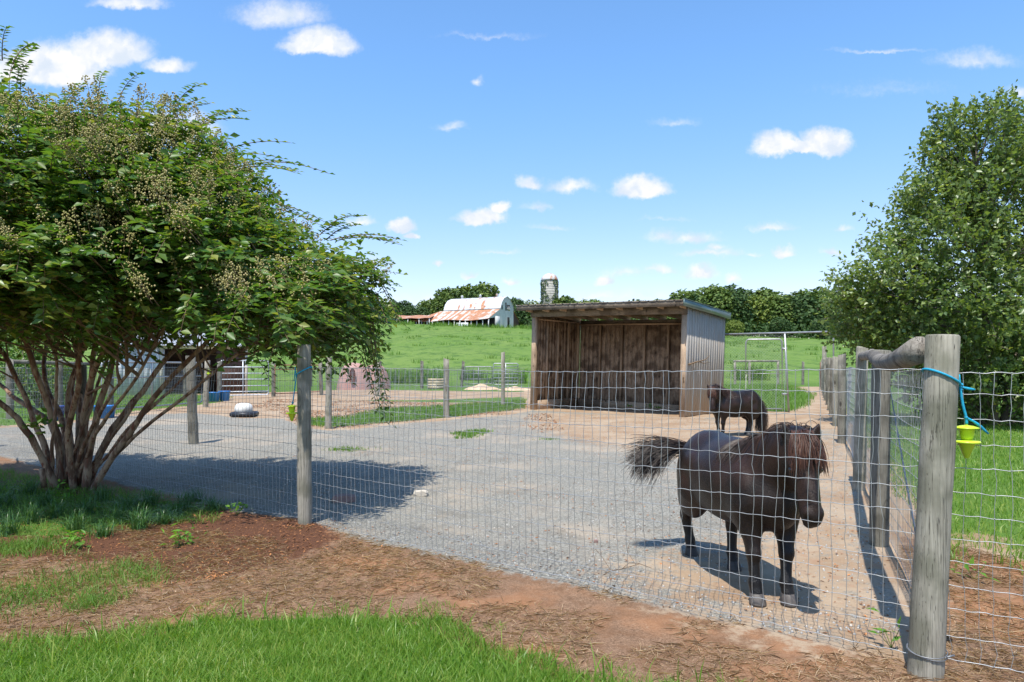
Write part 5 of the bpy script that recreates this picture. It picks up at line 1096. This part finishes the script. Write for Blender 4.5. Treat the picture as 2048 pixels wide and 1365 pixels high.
def ring(c, r, z0, amp, ph, n=40): t_ = np.linspace(0, 2 * np.pi, n); return np.stack([c[0] + r * np.cos(t_), c[1] + r * np.sin(t_), z0 + amp * np.cos(t_ - ph)], 1)
rx_ = A[0] + .065
mb = MB(); mb.tube(ring((rx_, A[1]), .0655, 1.205, .034, math.pi), .0048, 7, caps=False); kx = (rx_ + .068, A[1] - .012, 1.167)
mb.blobs([kx, (kx[0] + .004, kx[1], kx[2] - .012), (kx[0] + .006, kx[1] - .004, kx[2] + .008)], [.011, .010, .008])
mb.tube(spl([(kx[0] - .004, kx[1], kx[2] + .05), (kx[0], kx[1] - .003, kx[2])], 4), .004, 6)
mb.tube(spl([kx, (kx[0] + .03, kx[1] - .01, kx[2] - .008), (kx[0] + .055, kx[1] - .01, kx[2] - .012)], 6), [.005, .005, .006, .006, .005, .003], 6)
mb.tube(spl([kx, (kx[0] + .008, kx[1] - .005, kx[2] - .07), (kx[0] + .020, kx[1] - .008, kx[2] - .125), (kx[0] + .022, kx[1] - .008, kx[2] - .152)], 10), .0055, 7)
kz = kx[2] - .125; mb.blobs([(kx[0] + .020, kx[1] - .009, kz)], [.010]); mb.tube(spl([(kx[0] + .02, kx[1] - .009, kz), (kx[0] + .06, kx[1] - .015, kz - .025), (kx[0] + .105, kx[1] - .015, kz - .065)], 7), [.004, .005, .005, .006, .006, .005, .004], 6)
tag(mb.build('rope', M['rope'], smooth=True), 'turquoise rope knotted around the corner post', 'rope')
fly_trap(kx[0] + .022, kx[1] - .008, kx[2] - .165, .80, 'lime green fly trap hanging from the corner post rope')
pm = fl(sP)
mb = MB(); mb.tube(ring((pm[0] - .002, pm[1]), .0545, 1.215, .03, 0), .005, 7, caps=False); k2 = (pm[0] - .060, pm[1] - .01, 1.185); mb.blobs([k2, (k2[0], k2[1], k2[2] - .012)], [.013, .011])
mb.tube(spl([k2, (k2[0] - .012, k2[1], k2[2] + .04), (k2[0] - .008, k2[1], k2[2] + .055), (k2[0] - .02, k2[1], k2[2] - .05)], 8), .004, 6)
mb.tube(spl([k2, (k2[0] - .01, k2[1] - .01, k2[2] - .1), (k2[0] - .026, k2[1] - .01, k2[2] - .222)], 8), .0045, 6); mb.blobs([(k2[0] - .026, k2[1] - .01, k2[2] - .215)] , [.012])
tag(mb.build('rope', M['rope'], smooth=True), 'blue rope tied around the middle fence post', 'rope')
fly_trap(k2[0] - .032, k2[1] - .01, k2[2] - .24, .74, 'lime green fly trap hanging left of the middle fence post')
x_, y_ = G(419, 815); ft = fly_trap(x_, y_ - .05, 1.12, 1.2, 'small far fly trap hanging between the posts by the blue tubs')
mb = MB(); mb.tube([(x_, y_ - .05, 1.14), (x_, y_ - .05, 1.3), (x_ - .1, y_ - .02, 1.36)], .008, 5); tag(mb.build('rope', M['white_pl']), 'short pale cord holding the small far fly trap', 'rope')

# ------------------------------------------------------------------ ponies
def smin(a, b, k):
    h_ = np.clip(.5 + .5 * (b - a) / k, 0, 1); return b * (1 - h_) + a * h_ - k * h_ * (1 - h_)
class Field:
    def __init__(s, lo, hi, d_):
        s.lo = np.array(lo, float); s.d = d_; s.n = np.ceil((np.array(hi) - s.lo) / d_).astype(int) + 1
        s.f = np.full(s.n, .5, np.float32); s.ax = [s.lo[i] + np.arange(s.n[i]) * d_ for i in range(3)]
    def _sub(s, lo, hi, k):
        sl = []
        for i in range(3):
            a = int(max(0, (lo[i] - k * 1.6 - .03 - s.lo[i]) / s.d)); b = int(min(s.n[i], (hi[i] + k * 1.6 + .03 - s.lo[i]) / s.d + 2)); sl.append(slice(a, max(b, a + 1)))
        g = np.meshgrid(*[s.ax[i][sl[i]] for i in range(3)], indexing='ij'); return tuple(sl), np.stack(g, -1)
    def cone(s, a, b, ra, rb, k=.03, sq=(1, 1, 1)):
        a = np.array(a, float); b = np.array(b, float); r = max(ra, rb); sl, p = s._sub(np.minimum(a, b) - r, np.maximum(a, b) + r, k); sq = np.array(sq)
        ab = (b - a); t_ = np.clip(((p - a) @ ab) / (ab @ ab + 1e-9), 0, 1); dd_ = np.linalg.norm((p - a - t_[..., None] * ab) / sq, axis=-1) - (ra + (rb - ra) * t_)
        s.f[sl] = smin(s.f[sl], (dd_ * min(sq)), k)
    def ell(s, c_, r, k=.04, R3=None, sub=False):
        c_ = np.array(c_, float); r = np.array(r, float); m_ = max(r); sl, p = s._sub(c_ - m_, c_ + m_, k); q_ = p - c_
        if R3 is not None: q_ = q_ @ R3
        k0 = np.linalg.norm(q_ / r, axis=-1); k1 = np.linalg.norm(q_ / (r * r), axis=-1) + 1e-6; dd_ = k0 * (k0 - 1) / k1
        s.f[sl] = -smin(-s.f[sl], dd_, k) if sub else smin(s.f[sl], dd_, k)
    def sample(s, P):
        g = np.clip((np.asarray(P) - s.lo) / s.d, 0, s.n - 1.001); i = g.astype(int); t_ = g - i; r_ = 0
        for a in (0, 1):
            for b in (0, 1):
                for c_ in (0, 1):
                    w_ = (t_[:, 0] if a else 1 - t_[:, 0]) * (t_[:, 1] if b else 1 - t_[:, 1]) * (t_[:, 2] if c_ else 1 - t_[:, 2]); r_ = r_ + w_ * s.f[i[:, 0] + a, i[:, 1] + b, i[:, 2] + c_]
        return r_
    def grad(s, P):
        e = s.d; P = np.asarray(P); g = np.stack([s.sample(P + np.eye(3)[k] * e) - s.sample(P - np.eye(3)[k] * e) for k in range(3)], 1); return g / (np.linalg.norm(g, axis=1)[:, None] + 1e-9)
    def mesh(s):
        f = s.f; n = s.n; sg = f < 0; acc = np.zeros((*(n - 1), 3)); cnt = np.zeros(n - 1)
        offs = [(0,0,0),(1,0,0),(0,1,0),(1,1,0),(0,0,1),(1,0,1),(0,1,1),(1,1,1)]
        def cell(a, o): return a[o[0]:n[0] - 1 + o[0], o[1]:n[1] - 1 + o[1], o[2]:n[2] - 1 + o[2]]
        for i_, a in enumerate(offs):
            for b in offs[i_ + 1:]:
                if sum(abs(a[k] - b[k]) for k in range(3)) != 1: continue
                fa, fb = cell(f, a), cell(f, b); c_ = cell(sg, a) != cell(sg, b); t_ = np.where(c_, fa / (fa - fb + 1e-12), 0)
                for k in range(3): acc[..., k] += np.where(c_, a[k] + (b[k] - a[k]) * t_, 0)
                cnt += c_
        act = cnt > 0; idx = -np.ones(n - 1, int); idx[act] = np.arange(act.sum()); ijk = np.argwhere(act); V = s.lo + (ijk + acc[act] / cnt[act][:, None]) * s.d
        Q = []
        for k in range(3):
            a1, a2 = (k + 1) % 3, (k + 2) % 3
            e0 = np.take(sg, range(0, n[k] - 1), k); e1 = np.take(sg, range(1, n[k]), k); c_ = np.argwhere(e0 != e1); c_ = c_[(c_[:, a1] > 0) & (c_[:, a2] > 0) & (c_[:, a1] < n[a1] - 1) & (c_[:, a2] < n[a2] - 1)]
            flip = e0[tuple(c_.T)]; u1 = np.zeros(3, int); u1[a1] = 1; u2 = np.zeros(3, int); u2[a2] = 1
            q_ = np.stack([idx[tuple((c_ - u1 - u2).T)], idx[tuple((c_ - u2).T)], idx[tuple(c_.T)], idx[tuple((c_ - u1).T)]], 1); q_[~flip] = q_[~flip][:, ::-1]; Q.append(q_)
        return V, np.concatenate(Q)

m_, t = mat('pony_coat'); co = t.new('ShaderNodeTexCoord').outputs['Object']
a1 = t.noise(co, 3.2, 4, .55); a2 = t.noise(t.scale(co, (14, 44, 40)), 4, 4, .7, .6); zz = t.sep(co)[2]
col = t.mix(t.ramp(a1, .35, .62), (.0055, .0038, .0032), (.030, .0145, .009)); col = t.mix(t.m('MULTIPLY', t.ramp(a2, .45, .7), .5), col, (.040, .022, .014))
col = t.mix(t.ramp(zz, .36, .16), col, (.007, .0065, .0065))
setp(t, col, .36, 0, .30, t.bump(a2, .75, .005)); t.b.inputs['Sheen Weight'].default_value = .0; t.b.inputs['Sheen Roughness'].default_value = .4; t.b.inputs['Sheen Tint'].default_value = (.6, .5, .45, 1); M['coat'] = m_
def hairmat(name, a, b):
    m, t = mat(name); r = t.new('ShaderNodeNewGeometry').outputs['Random Per Island']; setp(t, t.mix(r, a, b), .42, 0, .5); return m
M['mane'] = hairmat('pony_mane', (.022, .011, .008), (.12, .05, .028)); M['tailh'] = hairmat('pony_tail', (.012, .009, .008), (.055, .034, .025))
M['mane_dark'] = hairmat('pony_mane_dark', (.010, .007, .006), (.060, .028, .017))
M['hoof'] = simple('hoof_horn', (.13, .115, .10), (.07, .06, .055), 20, .6, bmp=.4); M['hoof_d'] = simple('hoof_dark', (.05, .045, .042), (.03, .028, .026), 20, .6)
M['eye'] = simple('eye_dark', (.008, .006, .005), (.006, .004, .003), 5, .05, spec=.8, bmp=0); M['muzzle'] = simple('muzzle_skin', (.02, .018, .018), (.012, .011, .011), 30, .5)

def strand_set(mb, roots, dirs, L, grav, wid, segs=9, curl=.1, Fd=None, gap=.012):
    p = np.array(roots, float); n = len(p); v_ = np.array(dirs, float); v_ /= np.linalg.norm(v_, axis=1)[:, None]; l_ = L * rng.uniform(.35, 1.2, n); gp = rng.uniform(.002, gap, n); cu = rng.normal(0, curl, (n, 3)); out = [p]
    for k in range(segs):
        q_ = p + v_ * (l_ / segs)[:, None]
        if Fd is not None:
            for _ in range(2): dd_ = Fd.sample(q_); q_ = q_ + Fd.grad(q_) * np.maximum(gp - dd_, 0)[:, None]
        v_ = (q_ - p); v_ /= np.linalg.norm(v_, axis=1)[:, None] + 1e-9; p = q_; out.append(p); v_ = v_ + np.array([0, 0, -grav]) / segs * 2 + cu / segs; v_ /= np.linalg.norm(v_, axis=1)[:, None]
    out = np.stack(out, 1)
    for q_ in out: mb.tube(q_, wid * np.linspace(1, .3, segs + 1), 3, caps=False)

def pony(name_label, loc, rz, hooves, tilt, yaw, poll, vox, tail, sc=1.0, group=None, hoofm=('hoof', 'hoof', 'hoof_d', 'hoof_d'), zb=0.0):
    rt = empty('pony', loc, rz, name_label, 'pony', group); rt.scale = (sc, sc, sc)
    Fd = Field((-.80, -.36, -.02), (1.05, .36, 1.12), vox)
    # trunk
    Fd.ell((-.02, 0, .575), (.43, .235, .243), .02); Fd.ell((-.33, 0, .625), (.215, .20, .208), .05); Fd.ell((.27, 0, .575), (.20, .175, .225), .06)
    Fd.cone((-.36, 0, .725), (.22, 0, .715), .105, .09, .06); Fd.ell((.24, 0, .765), (.13, .05, .06), .06); Fd.ell((.40, 0, .53), (.10, .115, .15), .05)
    Fd.ell((-.45, 0, .60), (.12, .15, .17), .04)
    for s_ in (-1, 1):
        Fd.ell((-.36, s_ * .105, .50), (.155, .09, .21), .05); Fd.ell((.26, s_ * .125, .53), (.12, .065, .17), .05); Fd.ell((-.24, s_ * .17, .66), (.07, .04, .05), .05)
    # legs
    (rhx, rhy), (lhx, lhy), (rfx, rfy), (lfx, lfy) = hooves
    for hx, hy, s_ in ((rfx, rfy, -1), (lfx, lfy, 1)):
        sx_, sy_ = .29, s_ * .105; kx_ = sx_ + (hx - sx_) * .62; ky_ = sy_ + (hy - sy_) * .62
        Fd.cone((sx_, sy_, .50), (sx_ + (hx - sx_) * .25, sy_ + (hy - sy_) * .2, .38), .088, .058, .04); Fd.cone((sx_ + (hx - sx_) * .25, sy_ + (hy - sy_) * .2, .40), (kx_, ky_, .265), .060, .038, .02)
        Fd.ell((kx_ + .006, ky_, .25), (.040, .037, .045), .02); fx_ = hx - .012; Fd.cone((kx_, ky_, .235), (fx_, hy, .115), .032, .027, .015); Fd.ell((fx_ - .004, hy, .105), (.035, .033, .032), .015); Fd.cone((fx_, hy, .10), (hx + .004, hy, .05), .030, .034, .012)
    for hx, hy, s_ in ((rhx, rhy, -1), (lhx, lhy, 1)):
        px_, py_ = -.33, s_ * .11; hkx = hx - .035; hky = py_ + (hy - py_) * .7
        Fd.cone((px_ + .02, py_, .48), (px_ + (hkx - px_) * .45 + .035, py_ + (hky - py_) * .4, .385), .115, .075, .05); Fd.cone((px_ + (hkx - px_) * .45 + .03, py_ + (hky - py_) * .4, .40), (hkx + .005, hky, .285), .072, .040, .03)
        Fd.ell((hkx - .008, hky, .265), (.042, .032, .048), .02); Fd.ell((hkx - .032, hky, .288), (.022, .018, .022), .015)
        Fd.cone((hkx, hky, .25), (hx - .014, hy, .115), .034, .028, .015); Fd.ell((hx - .016, hy, .105), (.035, .032, .032), .015); Fd.cone((hx - .012, hy, .10), (hx + .004, hy, .05), .030, .034, .012)
    # neck and head frame
    pl = np.array(poll, float); d_ = np.array([math.cos(yaw), math.sin(yaw), 0]); s3 = np.array([-math.sin(yaw), math.cos(yaw), 0]); a3 = d_ * math.sin(tilt) - np.array([0, 0, 1]) * math.cos(tilt); f3 = d_ * math.cos(tilt) + np.array([0, 0, 1]) * math.sin(tilt)
    R3 = np.stack([a3, f3, s3], 1)
    HS = 1.03
    def H(u_, v_, w_): return pl + (a3 * u_ + f3 * v_ + s3 * w_) * HS
    nb_ = pl - d_ * .03 - np.array([0, 0, .035])
    for f in np.linspace(0, 1, 7):
        c_ = np.array([.27, 0, .62]) * (1 - f) + nb_ * f; c_[2] += .03 * math.sin(math.pi * f); th_ = math.radians(50 - 20 * f); ax_ = np.array([math.cos(th_), 0, math.sin(th_)])
        Fd.ell(c_, (.15 - .055 * f, .115 - .048 * f, .175 - .075 * f), .05)
    Fd.cone((.18, 0, .775), tuple(pl + [-.06, 0, -.005]), .06, .05, .06)
    E = lambda c_, r, k=.02, sub=False: Fd.ell(H(*c_), np.array(r) * HS, k, R3, sub)
    E((.085, -.045, 0), (.125, .085, .076), .03); E((.13, -.095, .027), (.09, .068, .034), .025); E((.13, -.095, -.027), (.09, .068, .034), .025)
    for f in np.linspace(0, 1, 8): E((.10 + .235 * f, -.028 - .022 * f, 0), (.06, .064 - .014 * f, .060 - .017 * f), .02)
    E((.20, .006, 0), (.14, .028, .032), .02); E((.352, -.045, 0), (.052, .047, .043), .025); E((.345, -.02, .026), (.03, .024, .02), .012); E((.345, -.02, -.026), (.03, .024, .02), .012); E((.372, -.088, 0), (.028, .024, .03), .015)
    E((.372, -.018, .035), (.013, .008, .010), .006, True); E((.372, -.018, -.035), (.013, .008, .010), .006, True); E((.40, -.072, 0), (.018, .0035, .05), .004, True)
    for s_ in (-1, 1):
        E((.115, -.004, s_ * .058), (.04, .018, .018), .018); E((.137, -.018, s_ * .071), (.018, .014, .012), .008, True)
        # ears
        eb = H(-.005, -.015, s_ * .058); et = eb + np.array([0, 0, 1]) * .092 + s3 * s_ * .028 + d_ * .012; em = (eb + et) / 2
        Fd.cone(eb, em, .021, .027, .012); Fd.cone(em, et, .027, .006, .008)
        ec = em + d_ * .024 + s3 * s_ * .006; Fd.ell(ec, (.014, .016, .036), .006, None, True)
    V, Q = Fd.mesh(); mb = MB(); mb.add(V, Q=Q); body = mb.build('body', M['coat'], rt, smooth=True)
    sm_ = body.modifiers.new('smooth', 'SMOOTH'); sm_.factor = .5; sm_.iterations = 2
    for s_ in (-1, 1):
        me = MB(); me.lathe([(.001 + .0155 * math.sin(q_), -.0155 * math.cos(q_)) for q_ in np.linspace(.1, 3.04, 10)], 14, tuple(H(.137, -.017, s_ * .066))); me.build('eye', M['eye'], rt, smooth=True)
    for (hx, hy), hm in zip(((rfx, rfy), (lfx, lfy), (rhx, rhy), (lhx, lhy)), hoofm):
        me = MB(); V = []
        for r_, z_, sh_ in ((.046, zb, .012), (.047, .008, .012), (.037, .056, .0), (.030, .062, 0)):
            for k in range(18): q_ = 2 * math.pi * k / 18; V.append((hx + sh_ + r_ * math.cos(q_) * (1.06 if math.cos(q_) > 0 else .85), hy + r_ * .93 * math.sin(q_), z_))
        me.add(V, Q=[(i * 18 + j, i * 18 + (j + 1) % 18, (i + 1) * 18 + (j + 1) % 18, (i + 1) * 18 + j) for i in range(3) for j in range(18)], N=[list(range(18))[::-1], list(range(54, 72))]); me.build('hoof', M[hm], rt, smooth=False)
        
    # mane on the right side of the neck
    me = MB(); n_ = 1100; f = rng.uniform(0, 1, n_); top_ = np.array([.10, 0, .83])[None] * (1 - f[:, None]) + (pl + d_ * -.03 + [0, 0, .015])[None] * f[:, None]; top_[:, 2] += .03 * np.sin(np.pi * f); top_[:, 1] += rng.normal(.008, .008, n_)
    top_ = top_ + [0, 0, .004]
    dirs = np.stack([-.35 + rng.normal(0, .2, n_), np.where((rng.uniform(0, 1, n_) < .12) | ((f < .22) & (rng.uniform(0, 1, n_) < .8)), -.9, .9), -.15 + rng.normal(0, .1, n_)], 1)
    strand_set(me, top_, dirs, .23, 2.4, .0024, 9, .12, Fd, .010); me.build('mane', M['mane_dark'], rt, smooth=True)
    me = MB(); n_ = 1000; w_ = rng.uniform(-.05, .05, n_); u0 = rng.uniform(-.05, .045, n_); roots = np.array([H(a, .028, b) for a, b in zip(u0, w_)]); dirs = f3[None] * .25 + a3[None] * 1. + s3[None] * (w_[:, None] * 9) + rng.normal(0, .12, (n_, 3))
    strand_set(me, roots, dirs, .135, 1.5, .0022, 9, .08, Fd, .010); me.build('forelock', M['mane'], rt, smooth=True)
    me = MB(); dock = np.array([-.545, 0, .70])
    if tail == 'blown':
        # streaming out to the side in the wind
        me.tube(spl([(-.50, 0, .70), (-.56, -.03, .70), (-.61, -.10, .69)], 6), [.034, .033, .030, .026, .02, .014], 8)
        for k in range(800):
            f = rng.uniform(0, 1); p = np.array([-.545 - .06 * f, -.02 - .08 * f, .705 - .01 * f]) + rng.normal(0, .013, 3); el = rng.uniform(-.35, .25); L = rng.uniform(.26, .43) * (1 - .0 * f)
            v_ = np.array([-.18 + rng.normal(0, .10), -1, .18 + el * .6]); v_ /= np.linalg.norm(v_); pts = [p]; g_ = rng.uniform(.12, 1.25) ** 1.2; lk_ = k // 34; rk_ = np.random.default_rng(500 + lk_); wv_ = rk_.normal(0, .07, 3); ph_ = rk_.uniform(0, 6); v_ = v_ + rk_.normal(0, .11, 3); g_ = .5 * g_ + .5 * rk_.uniform(.1, 1.3)
            for q_ in range(9): pts.append(pts[-1] + v_ * L / 9); v_ = v_ + np.array([.02, 0, -g_ * .34 * (.4 + q_ / 9)]) + (np.array([0, -.09, .10 * g_]) if q_ > 5 else 0) + wv_ * math.sin(q_ * .9 + ph_); v_ /= np.linalg.norm(v_)
            me.tube(pts, np.linspace(.0028, .0008, 10), 3, caps=False)
    else:
        me.tube(spl([(-.50, 0, .72), (-.57, 0, .68), (-.60, 0, .58)], 6), [.034, .034, .03, .028, .022, .016], 8)
        for k in range(420):
            f = rng.uniform(0, 1); p = np.array([-.56 - .035 * f, rng.normal(0, .02), .71 - .15 * f]); sp = rng.normal(0, .05); sp2 = rng.normal(0, .03); L = min(.66, p[2] - .015) * rng.uniform(.85, 1)
            me.tube(spl([p, p + [-.05 + sp2, sp * .8, -.15 * L / .6], p + [-.05 + sp2, sp * 1.4, -.6 * L], p + [-.04 + sp2 * 1.5, sp * 1.2, -L]], 8), np.linspace(.0042, .0015, 8), 3, caps=False)
    me.build('tail', M['tailh'], rt, smooth=True)
    return rt
rng = np.random.default_rng(66)
pony('larger dark brown pony facing the fence with its tail blown sideways', (1.328, 4.0, 0), R(-79), ((-.52, -.05), (-.19, .07), (.385, -.115), (.42, .045)), R(28), R(-13), (.60, .005, .872), .0075, 'blown')
rng = np.random.default_rng(67)
pony('smaller dark pony standing side on in front of the shed, head turned to the camera', (4.0, 12.3, 0), R(201), ((-.37, -.09), (-.26, .10), (.28, -.10), (.33, .09)), R(20), R(52), (.56, .11, .86), .010, 'hang', .98, hoofm=('hoof_d',) * 4)
